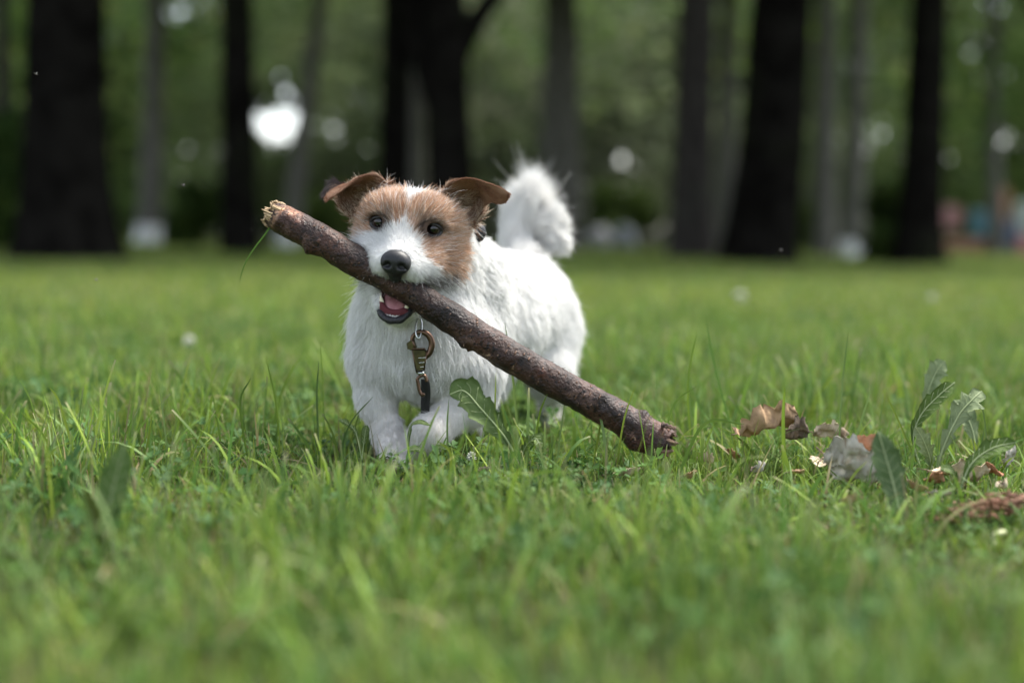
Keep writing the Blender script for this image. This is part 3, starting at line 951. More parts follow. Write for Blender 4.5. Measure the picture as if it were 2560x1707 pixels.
for s in (-1, 1):
    c = H(s * .0305, -.0050, -.001)
    V, F, P = sphere_mesh(c, np.array([.0107, .0107, .0107]), HR, 28, 20)
    ang = np.arccos(np.clip(P[:, 1], -1, 1))
    ecol = np.where((ang < .35)[:, None], [.003, .003, .004], np.where((ang < .80)[:, None], [.014, .007, .004], [.06, .05, .048]))
    eye = mesh_obj("eye", V, F, M_EYE, dog, col=ecol)
    t = np.linspace(0, 2 * np.pi, 40, endpoint=False)
    lx = .0104 * np.cos(t)
    lz = np.where(np.sin(t) > 0, (.0062) * np.sin(t), .0075 * np.sin(t))
    ly = np.sqrt(np.maximum(.0112 ** 2 - lx ** 2 * .93 - lz ** 2, 1e-6)) - .0050
    lp = np.array([H(s * .0305 + a + 0, b, cc - .001 - s * a * .10) for a, b, cc in zip(lx, ly, lz)])
    lp = np.vstack([lp, lp[:2]])
    V, F = tube(lp, .0020, 8, cap=False)
    mesh_obj("eyelid", V, F, M_LID, eye)

# ---- nose leather with two nostrils, from its own small field
def build_nose():
    c = H(0, .053, -.0385)
    f = Field(c - .030, c + .030, .0011)
    big = np.full(3, .03)
    f.op(lambda Q: d_ell(Q, H(0, .0510, -.0365), np.array([.0160, .0118, .0118]), HR), c - big, c + big, .004)
    for s in (-1, 1):
        f.op(lambda Q: d_ell(Q, H(s * .0090, .0520, -.0398), np.array([.0076, .0092, .0088]), HR), c - big, c + big, .004)
    f.op(lambda Q: d_ell(Q, H(0, .0515, -.0445), np.array([.0120, .0100, .0095]), HR), c - big, c + big, .006)
    f.op(lambda Q: d_ell(Q, H(0, .0440, -.054), np.array([.0075, .0070, .0085]), HR), c - big, c + big, .006)
    for s in (-1, 1):
        f.op(lambda Q: d_ell(Q, H(s * .0078, .0640, -.0420), np.array([.0044, .0075, .0038]), HR), c - big, c + big, .0025, True)
        f.op(lambda Q: d_cone(Q, H(s * .0095, .060, -.043), H(s * .0150, .055, -.045), .0012, .0008), c - big, c + big, .002, True)
    f.op(lambda Q: d_cone(Q, H(0, .0635, -.040), H(0, .0575, -.060), .0007, .0009), c - big, c + big, .002, True)
    return surface_nets(f.f, f.lo, f.h)
V, F = build_nose()
mesh_obj("nose", V, F, M_NOSE, dog)

# ---- mouth: lower lip, tongue, teeth
lp = smooth_path(np.array([H(*c) for c in LIP]), 44)
lr = .0027 + .0017 * np.sin(np.linspace(0, np.pi, 44)) + .0004 * np.sin(np.arange(44) * 1.3)
V, F = tube(lp, lr, 14)
V = V + (fbm(V, 300, 5) - .5)[:, None] * .0012
lip = mesh_obj("lower_lip", V, F, M_LIP, dog)
gp = smooth_path(np.array([H(c[0] * .82, c[1] - .0035, c[2] + .0022) for c in LIP]), 44)
V, F = tube(gp, .0028, 10)
mesh_obj("gum", V, F, M_GUM, dog)
# tongue: shaped sheet-like body with a central groove
nu, nv = 26, 18
u = np.linspace(0, 1, nu)[:, None]; a = np.linspace(0, 2 * np.pi, nv, endpoint=False)[None, :]
hw = .0155 * np.sqrt(np.clip(1 - np.maximum(u - .55, 0) ** 2 / .21, .02, 1))
th = .0048 * np.sqrt(np.clip(1 - np.maximum(u - .6, 0) ** 2 / .17, .03, 1))
tx = hw * np.cos(a)
tz = th * np.sin(a) - .0028 * np.exp(-(tx / .0022) ** 2) * (np.sin(a) > 0) + .10 * np.abs(tx)
ty = -.026 + u * .055 + 0 * a
bz = -.060 - .0375 * u ** 1.2
V = np.array([H(float(x), float(y), float(z)) for x, y, z in zip(tx.ravel(), ty.ravel(), (bz + tz).ravel())])
F = [(i * nv + j, i * nv + (j + 1) % nv, (i + 1) * nv + (j + 1) % nv, (i + 1) * nv + j) for i in range(nu - 1) for j in range(nv)] + [tuple(range(nv)), tuple((nu - 1) * nv + j for j in range(nv))[::-1]]
mesh_obj("tongue", V, F, M_TONGUE, dog)
def tooth(base, tip, r):
    p = smooth_path(np.array([base, base * .55 + tip * .45 + HR[:, 1] * r * .25, tip]), 9)
    V, F = tube(p, r * np.array([1, 1.02, 1.0, .95, .87, .75, .58, .38, .12]), 10)
    return mesh_obj("tooth", V, F, M_TOOTH, dog)
for s in (-1, 1):
    tooth(H(s * .0135, .0225, -.0935), H(s * .0172, .0250, -.0805), .0027)
for k, xx in enumerate((-.0098, -.0061, -.0021, .0021, .0061, .0098)):
    yy = .0285 - 18 * xx * xx
    tooth(H(xx, yy - .0005, -.1005 + 8 * xx * xx * 3), H(xx, yy + .0008, -.0972 + 8 * xx * xx * 3), .0015)
for k in range(4):
    for s in (-1, 1):
        b = H(s * (.0150 + .0012 * k), .0165 - .0062 * k, -.0895 + .0062 * k)
        tooth(b, b + HR @ np.array([s * .0004, .0006, .0038]), .0014)

# ---- fur
def hair(roots, nrm, flow, ln, lay, colr, rad, clump=.55, cl_n=9, curl=.12, droop=.15, pts=6, seed=1, wave=.75):
    rg = np.random.default_rng(seed)
    n = len(roots)
    ft = unit(flow - nrm * np.sum(flow * nrm, -1, keepdims=True) + rg.normal(0, .16, (n, 3)))
    d0 = unit(nrm * (1 - lay)[:, None] + ft * lay[:, None])
    ln = ln * rg.uniform(.65, 1.15, n)
    t = np.linspace(0, 1, pts)
    bend = (ft * .55 - nrm * .18 + np.array([0, 0, -droop]))
    P = roots[:, None, :] + ln[:, None, None] * (t[None, :, None] * d0[:, None, :] + (t ** 2)[None, :, None] * .55 * bend[:, None, :])
    # coherent wave so that locks form
    wv = np.stack([fbm(roots, 55, seed + k, 2) - .5 for k in range(3)], -1)
    P += ln[:, None, None] * (t ** 1.5)[None, :, None] * wv[:, None, :] * wave
    P += rg.normal(0, curl, (n, 1, 3)) * ln[:, None, None] * (t ** 2)[None, :, None]
    if clump > 0:
        g = rg.choice(n, max(n // cl_n, 1), replace=False)
        kd = kdtree.KDTree(len(g))
        for k, i in enumerate(g):
            kd.insert(roots[i], k)
        kd.balance()
        near = np.array([kd.find(r)[1] for r in roots])
        G = P[g[near]]
        dist = np.linalg.norm(roots - roots[g[near]], axis=1)
        w = clump * rg.uniform(.3, 1, n) * (dist < .010)
        P += (G - P) * (w[:, None] * (t ** 1.3)[None, :])[..., None]
        colr = colr * (1 + .12 * (vnoise(roots[g[near]], 900, 3) - .6))[:, None]
    R = rad[:, None] * (1 - .75 * t[None, :] ** 1.5)
    return P, R, colr

def scatter(V, F, n, rg, dens=None):
    T = np.vstack([F[:, [0, 1, 2]], F[:, [0, 2, 3]]]) if F.shape[1] == 4 else F
    A = np.linalg.norm(np.cross(V[T[:, 1]] - V[T[:, 0]], V[T[:, 2]] - V[T[:, 0]]), axis=1)
    if dens is not None:
        A = A * dens[T].mean(1)
    c = np.cumsum(A); c /= c[-1]
    k = np.searchsorted(c, rg.random(n))
    r1, r2 = rg.random((2, n))
    m = r1 + r2 > 1
    r1[m], r2[m] = 1 - r1[m], 1 - r2[m]
    P = V[T[k, 0]] + r1[:, None] * (V[T[k, 1]] - V[T[k, 0]]) + r2[:, None] * (V[T[k, 2]] - V[T[k, 0]])
    N = unit(np.cross(V[T[k, 1]] - V[T[k, 0]], V[T[k, 2]] - V[T[k, 0]]))
    return P, N

rg = np.random.default_rng(21)
dens = np.where(_rg == 4, 3.2, np.where(_rg == 3, 3.2, np.where(_rg == 2, 1.3, 1.0)))
dens = dens * (BV[:, 2] > .004)
R0, _ = scatter(BV, BF, 300000, rg, dens)
N0 = grad(R0)
fl0, ln0, rg0 = field_props(R0)
q = HL(R0)
x, y, z = q.T
hd = rg0 == 4
# keep bare: eyes, nose, mouth cavity, stick bed
bare = np.zeros(len(R0), bool)
for s in (-1, 1):
    ex, ez = x - s * .0305, z + .001
    bare |= hd & (np.sqrt((ex / .0118) ** 2 + (ez / .0088) ** 2) < 1) & (y > -.03)
bare |= hd & (y > .040) & (np.abs(x) < .0155) & (z > -.056) & (z < -.028) & (np.sqrt((x / .0170) ** 2 + ((z + .040) / .0155) ** 2) < 1)
bare |= (d_ell(R0, H(0, .012, -.083), np.array([.0150, .033, .0135]), HR) < .0035)
stk = np.min([d_cone(R0, STICK_W[i], STICK_W[i + 1], .0185, .0185) for i in range(2, 9)], 0)
bare |= stk < .0022
# below the lip line inside the mouth only gums
lm = hd & (z < -.05)
tmp = np.zeros(len(R0), bool); tmp[lm] = dlip(R0[lm]) < .0042
bare |= tmp
bare |= hd & (y > .0) & (np.abs(x) < .016) & (z < -.066) & (z > -.100)
k = ~bare
R0, N0, fl0, ln0, rg0, x, y, z, hd = (v[k] for v in (R0, N0, fl0, ln0, rg0, x, y, z, hd))
# head flow: away from the nose
hv = np.stack([x * 1.05, (y - .060) * .9, (z + .034) * 1.0], -1)
hv[:, 2] -= .03 * sstep(-.02, -.06, z)
hv[:, 0] += np.sign(x) * .006 * sstep(.0, -.04, z)
hflow = unit(hv) @ HR.T
fl0[hd] = hflow[hd]
dn = np.sqrt((x / 1.2) ** 2 + (y - .055) ** 2 + (z + .038) ** 2)
hl = .0040 + .0095 * sstep(.014, .050, dn)
hl += .002 * sstep(.03, .06, np.abs(x)) * sstep(.01, -.03, z)
hl += .004 * sstep(-.050, -.058, z) * (z > -.075)
for s in (-1, 1):
    de = np.sqrt((x - s * .0305) ** 2 + (z + .001) ** 2)
    hl *= np.where(y > -.03, .40 + .60 * sstep(.010, .022, de), 1)
hl = np.where(z < -.080, .006, hl)
ln0 *= .78
ln0[hd] = hl[hd]
lay = np.full(len(R0), .80)
lay[hd] = .75
lay[rg0 == 1] = .80
tl = rg0 == 3
# tail: fan out of the curl, longest on the upper side
if tl.any():
    up = N0[tl] @ np.array([0, 0, 1.0])
    rgt = N0[tl] @ np.array([1.0, 0, 0])
    h = sstep(W(1300, 640, 2.1)[2], W(1300, 560, 2.1)[2], R0[tl][:, 2])
    ln0[tl] = .015 + h * (.014 * np.clip(up, 0, 1) + .006 * np.abs(rgt)) + .006 * h
    px = R0[tl][:, 0]
    left = sstep(GX(1370, 2.12), GX(1310, 2.12), px)
    ln0[tl] *= .75 + .95 * left * np.clip(up + .2, 0, 1)
    lay[tl] = .72
    fl0[tl] = unit(np.array([.12, .1, .9]) + np.stack([.9 * (1 - left), np.zeros(len(px)), -1.25 * (1 - left) * (up < .4)], -1))
rnd = rg.random(len(R0))
ftn = unit(fl0 - N0 * np.sum(fl0 * N0, -1, keepdims=True))
colr = coat_colour(R0 + ftn * (ln0 * .6 * hd)[:, None], rg0, rnd) * (1 - .10 * rg.random(len(R0)))[:, None]
rad = np.where(hd, .00018, .00024)
legm = rg0 == 2
parts = []
sel = ~tl
parts.append(hair(R0[sel], N0[sel], fl0[sel], ln0[sel] * (1 + .35 * (fbm(R0[sel], 70, 2) - .5)), lay[sel], colr[sel], rad[sel], clump=.52, cl_n=14, seed=5))
if tl.any():
    parts.append(hair(R0[tl], N0[tl], fl0[tl], ln0[tl] * (1 + .9 * (fbm(R0[tl], 90, 8) - .5)), lay[tl], colr[tl], rad[tl] * 1.15, clump=.70, cl_n=45, curl=.10, droop=.0, seed=6))
    kt = np.nonzero(tl & (R0[:, 2] > W(1300, 585, 2.1)[2]))[0]
    kt = rg.choice(kt, min(1200, len(kt)), replace=False)
    parts.append(hair(R0[kt], N0[kt], fl0[kt] + np.array([.15, 0, .5]), ln0[kt] * 1.12 * (.5 + fbm(R0[kt], 140, 61)), lay[kt] * .9, colr[kt], rad[kt], clump=.92, cl_n=60, curl=.10, droop=-.1, seed=66))
# stray longer hairs, mostly on chest, cheeks and back
ks = rg.choice(len(R0), 5500, replace=False)
ks = ks[(~tl[ks]) & (~legm[ks])]
parts.append(hair(R0[ks], N0[ks], fl0[ks], ln0[ks] * np.where(hd[ks], 1.35, 1.5), lay[ks] * .86, colr[ks], rad[ks] * .8, clump=0, curl=.2, seed=8))
kc = rg.choice(np.nonzero(hd & (y < .012))[0], 9000, replace=False)
parts.append(hair(R0[kc], N0[kc], fl0[kc], ln0[kc] * 1.25, lay[kc] * .88, colr[kc] * rg.uniform(.75, 1.15, (len(kc), 1)), np.full(len(kc), .00034), clump=.5, cl_n=6, curl=.16, seed=9))
kc = rg.choice(np.nonzero(~hd & ~tl)[0], 12000, replace=False)
parts.append(hair(R0[kc], N0[kc], fl0[kc], ln0[kc] * 1.2, lay[kc] * .93, colr[kc] * rg.uniform(.85, 1.1, (len(kc), 1)), np.full(len(kc), .00040), clump=.5, cl_n=6, curl=.14, seed=10))
# whiskers and brow hairs
wk = []
for s in (-1, 1):
    for kx in range(2):
        a = H(s * rg.uniform(.018, .030), rg.uniform(.030, .046), rg.uniform(-.052, -.040))
        wk.append((a, unit(HR @ np.array([s * 1.0, .3, rg.uniform(-.05, .35)])), rg.uniform(.018, .03)))
    for kx in range(6):
        a = H(s * rg.uniform(.02, .045), -.03, .037)
        wk.append((a, unit(HR @ np.array([s * rg.uniform(-.3, .5), .1, 1.0])), rg.uniform(.016, .024)))
wr = np.array([w[0] for w in wk]); wdv = np.array([w[1] for w in wk]); wl = np.array([w[2] for w in wk])
parts.append(hair(wr, wdv, wdv + [0, 0, -.4], wl, np.full(len(wk), .4), np.tile(WHITE * .9, (len(wk), 1)), np.full(len(wk), .00012), clump=0, curl=.05, seed=12))
# ear down and the longer hair at the ear roots
for e, (V, F, G, N) in enumerate(EARG):
    P, Nn = scatter(V, F, 34000, rg)
    nu, nv = G.shape[:2]
    along = unit(np.gradient(G, axis=0)).reshape(-1, 3)
    kd = kdtree.KDTree(nu * nv)
    for i, g in enumerate(G.reshape(-1, 3)): kd.insert(g, i)
    kd.balance()
    ix = np.array([kd.find(p)[1] for p in P])
    uu, vv = (ix // nv) / (nu - 1), (ix % nv) / (nv - 1)
    r2 = rg.random(len(P))
    ec = np.array([.20, .095, .055]) + (np.array([.33, .18, .11]) - np.array([.20, .095, .055])) * r2[:, None] * .8
    front = (Nn @ np.array([0, -1.0, 0])) > 0
    root_w = sstep(.62, .08, uu + .25 * (vv < .3))
    ec = ec + (CREAM - ec) * (root_w * (r2 > .45) * .9)[:, None]
    if e == 1:
        bk = (uu > .5) * (vv > .45)
        ec = ec + (np.array([.02, .02, .024]) - ec) * (bk * (r2 > .3) * .95)[:, None]
    le = .0036 + .016 * root_w * rg.random(len(P)) + (.008 * (uu > .5) * (vv > .5) * (r2 > .7) if e == 1 else 0)
    parts.append(hair(P, Nn, along[ix], le, np.full(len(P), .78), ec * rg.uniform(.6, 1.3, (len(P), 1)), .00016 + .00016 * root_w, clump=.5, cl_n=12, droop=0, seed=30 + e))

def curves_obj(name, parts, m, parent):
    Ps = np.concatenate([p[0] for p in parts if p[0].shape[1] == 6])
    Rs = np.concatenate([p[1] for p in parts]); Cs = np.concatenate([p[2] for p in parts])
    n, k = Ps.shape[:2]
    hc = bpy.data.hair_curves.new(name)
    hc.add_curves([k] * n)
    hc.position_data.foreach_set("vector", Ps.astype(np.float32).ravel())
    ra = hc.attributes.get("radius") or hc.attributes.new("radius", 'FLOAT', 'POINT')
    ra.data.foreach_set("value", Rs.astype(np.float32).ravel())
    c4 = np.ones((n, 4), np.float32); c4[:, :3] = np.clip(Cs, 0, 1)
    hc.attributes.new("Cd", 'FLOAT_COLOR', 'CURVE').data.foreach_set("color", c4.ravel())
    hc.materials.append(m)
    o = bpy.data.objects.new(name, hc)
    COL.objects.link(o)
    o.parent = parent
    o.matrix_parent_inverse = parent.matrix_basis.inverted()
    return o
fur = curves_obj("fur", parts, M_FUR, dog)
# ------------------------------------------------------------------ the stick in the dog's mouth
def bark_material():
    m = mat("stick_bark", (.052, .027, .021), .55, spec=.3,
            noise=[(26, (.020, .013, .012), 4, .42, .60), (60, (.098, .066, .060), 5, .53, .70), (230, (.012, .008, .008), 3, .53, .64), (140, (.22, .16, .125), 3, .69, .76)])
    nt = m.node_tree; N, L = nt.nodes, nt.links
    b = N["Principled BSDF"]
    g = N["Geometry"]
    # lenticels: short bright dashes across the stick (object Z runs along it in the 'UV'-like attribute)
    at = N.new("ShaderNodeAttribute"); at.attribute_name = "along"
    v = N.new("ShaderNodeTexVoronoi"); v.inputs["Scale"].default_value = 1.0
    L.new(at.outputs["Vector"], v.inputs["Vector"])
    r = N.new("ShaderNodeMapRange"); r.inputs[1].default_value, r.inputs[2].default_value = .30, .12
    L.new(v.outputs["Distance"], r.inputs[0])
    nz = N.new("ShaderNodeTexNoise"); nz.inputs["Scale"].default_value = 70
    L.new(g.outputs["Position"], nz.inputs["Vector"])
    mr = N.new("ShaderNodeMapRange"); mr.inputs[1].default_value, mr.inputs[2].default_value = .52, .60
    L.new(nz.outputs["Fac"], mr.inputs[0])
    mu = N.new("ShaderNodeMath"); mu.operation = 'MULTIPLY'
    L.new(r.outputs[0], mu.inputs[0]); L.new(mr.outputs[0], mu.inputs[1])
    x = N.new("ShaderNodeMix"); x.data_type = 'RGBA'
    old = b.inputs["Base Color"].links[0].from_socket
    L.new(mu.outputs[0], x.inputs[0]); L.new(old, x.inputs[6]); x.inputs[7].default_value = (.17, .105, .075, 1)
    at2 = N.new("ShaderNodeAttribute"); at2.attribute_name = "Cd"
    x2 = N.new("ShaderNodeMix"); x2.data_type = 'RGBA'; x2.blend_type = 'MULTIPLY'; x2.inputs[0].default_value = 1
    L.new(x.outputs[2], x2.inputs[6]); L.new(at2.outputs["Color"], x2.inputs[7])
    L.new(x2.outputs[2], b.inputs["Base Color"])
    n2 = N.new("ShaderNodeTexNoise"); n2.inputs["Scale"].default_value = 330; n2.inputs["Detail"].default_value = 5
    L.new(g.outputs["Position"], n2.inputs["Vector"])
    ad = N.new("ShaderNodeMath"); ad.operation = 'ADD'
    L.new(n2.outputs["Fac"], ad.inputs[0]); L.new(mu.outputs[0], ad.inputs[1])
    bp = N.new("ShaderNodeBump"); bp.inputs["Strength"].default_value = .9; bp.inputs["Distance"].default_value = .0025
    L.new(ad.outputs[0], bp.inputs["Height"]); L.new(bp.outputs[0], b.inputs["Normal"])
    # damp bark: roughness varies
    rr = N.new("ShaderNodeMapRange"); rr.inputs[3].default_value, rr.inputs[4].default_value = .30, .75
    L.new(nz.outputs["Fac"], rr.inputs[0]); L.new(rr.outputs[0], b.inputs["Roughness"])
    return m
M_BARK = bark_material()
M_WOOD = mat("broken_wood", (.52, .38, .22), .8, noise=[(150, (.34, .22, .12), 5, .42, .65), (60, (.16, .09, .05), 3, .60, .72)], bump=(500, .8, .002))
M_WOODD = mat("weathered_wood", (.20, .12, .08), .85, noise=[(160, (.06, .035, .028), 4, .4, .6), (220, (.38, .27, .18), 3, .62, .75)], bump=(500, .8, .002))

stick = empty("stick", STICK_W[6], "thick dark brown stick with broken ends held crosswise in the dog's mouth", "stick")
NS, NA = 420, 64
SP = smooth_path(STICK_W, NS)
slen = np.concatenate([[0], np.cumsum(np.linalg.norm(np.diff(SP, axis=0), axis=1))])
SR = np.interp(np.linspace(0, 12, NS), range(13), [.0175, .0185, .0182, .0180, .0178, .0182, .0185, .0186, .0190, .0188, .0192, .0205, .0190]) * .95
ST = unit(np.gradient(SP, axis=0))
SN = unit(np.cross(ST, np.array([0, 1.0, 0])))          # in-image normal (points down-left)
SN = np.where((SN @ np.array([0, 0, 1.0]))[:, None] < 0, -SN, SN)
SB = np.cross(ST, SN)
SB = np.where((SB @ np.array([0, -1.0, 0]))[:, None] < 0, -SB, SB)      # toward the viewer
ang = np.linspace(0, 2 * np.pi, NA, endpoint=False)
D = np.cos(ang)[None, :, None] * SN[:, None, :] + np.sin(ang)[None, :, None] * SB[:, None, :]
base = SP[:, None, :] + SR[:, None, None] * D
disp = (fbm(base, 34, 2, 3) - .5) * .0046 + (fbm(base, 140, 4, 3) - .5) * .0022
tt = np.linspace(0, 1, NS)[:, None]
aa = ang[None, :]
tint = np.ones((NS, NA, 3))
def bump_at(t0, a0, st, sa, amp, col=None):
    global disp
    da = (aa - a0 + np.pi) % (2 * np.pi) - np.pi
    g = np.exp(-((tt - t0) / st) ** 2 - (da / sa) ** 2)
    disp = disp + amp * g
    if col is not None:
        gg = np.clip(g * 1.6, 0, 1)[..., None] * (.55 + .45 * fbm(base, 260, 3)[..., None])
        tint[:] = tint * (1 - gg) + np.array(col) * gg
# angle 0 = up, pi/2 = toward viewer, pi = down
bump_at(.165, 2.75, .018, .55, .0050, (.55, .5, .5))
bump_at(.155, 3.0, .006, .3, .0030)
bump_at(.50, 2.7, .012, .55, .0042, (.45, .4, .4))
bump_at(.515, 2.85, .004, .2, .0034)
bump_at(.585, 1.9, .016, .6, .0030, (.35, .32, .32))
bump_at(.76, 1.3, .022, .75, .0034, (.8, .75, .75))
bump_at(.775, 1.25, .012, .5, -.0032, (.10, .1, .1))
bump_at(.605, 1.5, .006, .25, -.0012, (.12, .1, .1))
bump_at(.30, 1.3, .010, .4, .0016, (.35, .3, .3))
bump_at(.885, .25, .014, .5, .0062, (.40, .38, .38))
bump_at(.90, .35, .005, .3, .0024)
bump_at(.91, 2.7, .030, .6, .0055, (.8, .7, .7))
bump_at(.965, 2.2, .03, .9, .0030)
bump_at(.64, 1.4, .005, .2, .0022, (2.0, 1.5, 1.3))
bump_at(.115, 1.2, .005, .22, .0016, (3.2, 3.4, 3.6))
bump_at(.10, .75, .006, .25, .0012, (3.0, 3.2, 3.6))
bump_at(.175, 1.7, .003, .12, .0012, (4, 4.2, 4.4))
bump_at(.085, .55, .020, .35, -.0012, (6.5, 7.0, 6.2))
bump_at(.028, 1.2, .014, 1.1, -.0010, (6.0, 6.8, 6.0))
bump_at(.040, .5, .012, .6, -.0010, (5.5, 6.2, 5.6))     # torn bark showing wood near the broken end
bump_at(.055, .35, .014, .25, -.0010, (5.0, 5.6, 5.0))
bump_at(.43, 1.6, .022, .8, .0010, (.45, .42, .42))
ring_at = [(.475, .8), (.522, .6), (.40, .7), (.62, .4), (.70, .5), (.84, .6)]
for t0, s in ring_at:
    w = t0 + .004 * np.sin(aa * 2 + t0 * 40) + .003 * np.sin(aa * 5)
    g = np.exp(-((tt - w) / .0018) ** 2) * (fbm(base, 60, 6) > .45)
    disp = disp - .0013 * s * g
    tint *= (1 + (.9 * s) * (g * (fbm(base, 200, 8) > .5)))[..., None] * np.array([1, .98, .95])
# redder bark near both ends and where the far third was chewed
red = (np.exp(-((tt - .95) / .07) ** 2) + .6 * np.exp(-((tt - .12) / .08) ** 2))[..., None]
tint *= 1 + red * np.array([.55, .10, .02]) * fbm(base, 25, 12)[..., None]
tint *= np.clip(.30 + 1.4 * fbm(base, 30, 51, 3), .35, 1.5)[..., None]
grey = sstep(.38, .55, tt)[..., None] * np.ones((NS, NA, 1))
tint *= 1 + grey * np.array([.10, .09, .11]) - .12 * (1 - grey)
mouth_dark = np.exp(-((tt - .36) / .07) ** 2)[..., None]  # bark tint darker around the part held in the mouth
tint *= 1 - .35 * mouth_dark
fin = (sstep(0, .006, tt) * .12 + .88) * (1 - .05 * sstep(.985, 1, tt))
# ragged ends
SV = SP[:, None, :] + ((SR[:, None] + disp) * fin)[..., None] * D
SV[0] += (ST[0] * (.010 * (fbm(base[0], 190, 30) - .6))[:, None] * 2)
SV[-1] += (ST[-1] * (.016 * (fbm(base[-1], 190, 31) - .5))[:, None] * 2)
SF = []
for i in range(NS - 1):
    for j in range(NA):
        k2 = (j + 1) % NA
        SF.append((i * NA + j, i * NA + k2, (i + 1) * NA + k2, (i + 1) * NA + j))
bark = mesh_obj("bark", SV.reshape(-1, 3), np.array(SF), M_BARK, stick, col=np.clip(tint, .05, 8).reshape(-1, 3))
al = bark.data.attributes.new("along", 'FLOAT_VECTOR', 'POINT')
AL = np.stack([np.repeat(slen[:, None] * 210, NA, 1), np.tile(np.cos(ang) * SR[0] * 85, (NS, 1)), np.tile(np.sin(ang) * SR[0] * 85, (NS, 1))], -1)
al.data.foreach_set("vector", AL.astype(np.float32).ravel())

def broken_end(i, sgn, m, deep, spike, seed, name):
    """ragged plug of snapped wood closing an end"""
    nr = 16
    rr = np.linspace(0, 1, nr)
    V = []
    for r in rr:
        p = SP[i] + (SV[i] - SP[i]) * r * .99
        n1 = fbm(p, 210, seed, 3) - .42
        n2 = vnoise(p, 620, seed + 4) - .5
        V.append(p + ST[i] * sgn * (deep + spike * n1 * (1 - .35 * r) + spike * .45 * n2)[:, None])
    V = np.vstack(V)
    F = [(a * NA + j, a * NA + (j + 1) % NA, (a + 1) * NA + (j + 1) % NA, (a + 1) * NA + j) for a in range(nr - 1) for j in range(NA)]
    return mesh_obj(name, V, F, m, stick, smooth=False)
broken_end(7, -1, M_WOOD, .006, .026, 40, "broken_wood")
broken_end(NS - 3, 1, M_WOODD, .002, .022, 44, "splintered_wood")
rs = np.random.default_rng(5)
for k in range(26):         # pale crumbs and fibres on the left end
    a = rs.uniform(-.6, 2.6)
    p0 = SP[3] + (math.cos(a) * SN[3] + math.sin(a) * SB[3]) * SR[3] * rs.uniform(.3, .98)
    p1 = p0 - ST[3] * rs.uniform(.005, .013) + rs.normal(0, .002, 3)
    V, F = tube(smooth_path(np.array([p0 + ST[3] * .004, (p0 + p1) / 2 + rs.normal(0, .001, 3), p1]), 6), rs.uniform(.0012, .0032) * np.array([1, 1.1, .9, .8, .6, .2]), 6)
    mesh_obj("splinter", V, F, M_WOOD, stick, smooth=False)
for k in range(15):         # dark splinters on the right end
    a = rs.uniform(0, 6.28)
    p0 = SP[-4] + (math.cos(a) * SN[-4] + math.sin(a) * SB[-4]) * SR[-4] * rs.uniform(.5, .95)
    p1 = p0 + ST[-4] * rs.uniform(.004, .013) + rs.normal(0, .004, 3)
    V, F = tube(smooth_path(np.array([p0 - ST[-4] * .006, (p0 + p1) / 2 + rs.normal(0, .0015, 3), p1]), 6), rs.uniform(.0014, .0035) * np.array([1, 1.1, .9, .8, .6, .2]), 6)
    mesh_obj("splinter", V, F, M_WOODD, stick, smooth=False)
# bark flake that sticks out at the lower end
p = np.array([W(1655, 1062, 1.578), W(1672, 1066, 1.574), W(1690, 1072, 1.573)])
V, F = tube(smooth_path(p, 12), np.linspace(.0035, .0020, 12) * (1 + .3 * np.sin(np.arange(12) * 2.1)), 7)
mesh_obj("splinter", V, F, M_WOODD, stick, smooth=False)
# small bark scales that lift from the surface
for k in range(32):
    i = rs.integers(30, NS - 20); j = rs.integers(0, NA // 2 + 6)
    c = SV[i, j % NA]; n = D[i, j % NA]; t = ST[i]; b = np.cross(n, t)
    s1, s2 = rs.uniform(.0015, .004), rs.uniform(.001, .0025)
    q4 = [c - n * .001 - t * s1, c + b * s2 - n * .0008, c + t * s1 + n * rs.uniform(.0008, .002), c - b * s2 - n * .0008]
    V = np.array(q4 + [v + n * .0006 for v in q4])
    F = [(0, 1, 2, 3), (7, 6, 5, 4), (0, 4, 5, 1), (1, 5, 6, 2), (2, 6, 7, 3), (3, 7, 4, 0)]
    mesh_obj("bark_scale", V, F, M_WOODD, stick, smooth=False)
# grass blade caught on the pale end
gp = smooth_path(np.array([W(678, 562, 1.632), W(664, 584, 1.628), W(640, 615, 1.622), W(616, 652, 1.618), (W(602, 690, 1.615)), W(600, 706, 1.614)]), 22)
wv = np.interp(np.linspace(0, 1, 22), [0, .15, .6, 1], [.0012, .0020, .0014, .0003])
side = unit(np.cross(np.gradient(gp, axis=0), np.array([0, 1.0, 0])))
V = np.vstack([gp - side * wv[:, None] * .5, gp + np.array([0, -.0006, 0]), gp + side * wv[:, None] * .5])
F = [(i, i + 1, 22 + i + 1, 22 + i) for i in range(21)] + [(22 + i, 22 + i + 1, 44 + i + 1, 44 + i) for i in range(21)]
cg = np.tile([.10, .19, .03], (66, 1))
o = mesh_obj("grass_blade", V, F, M_GRASS, None, col=cg)
tag(o, "single grass blade dangling from the pale broken end of the stick", "grass blade")

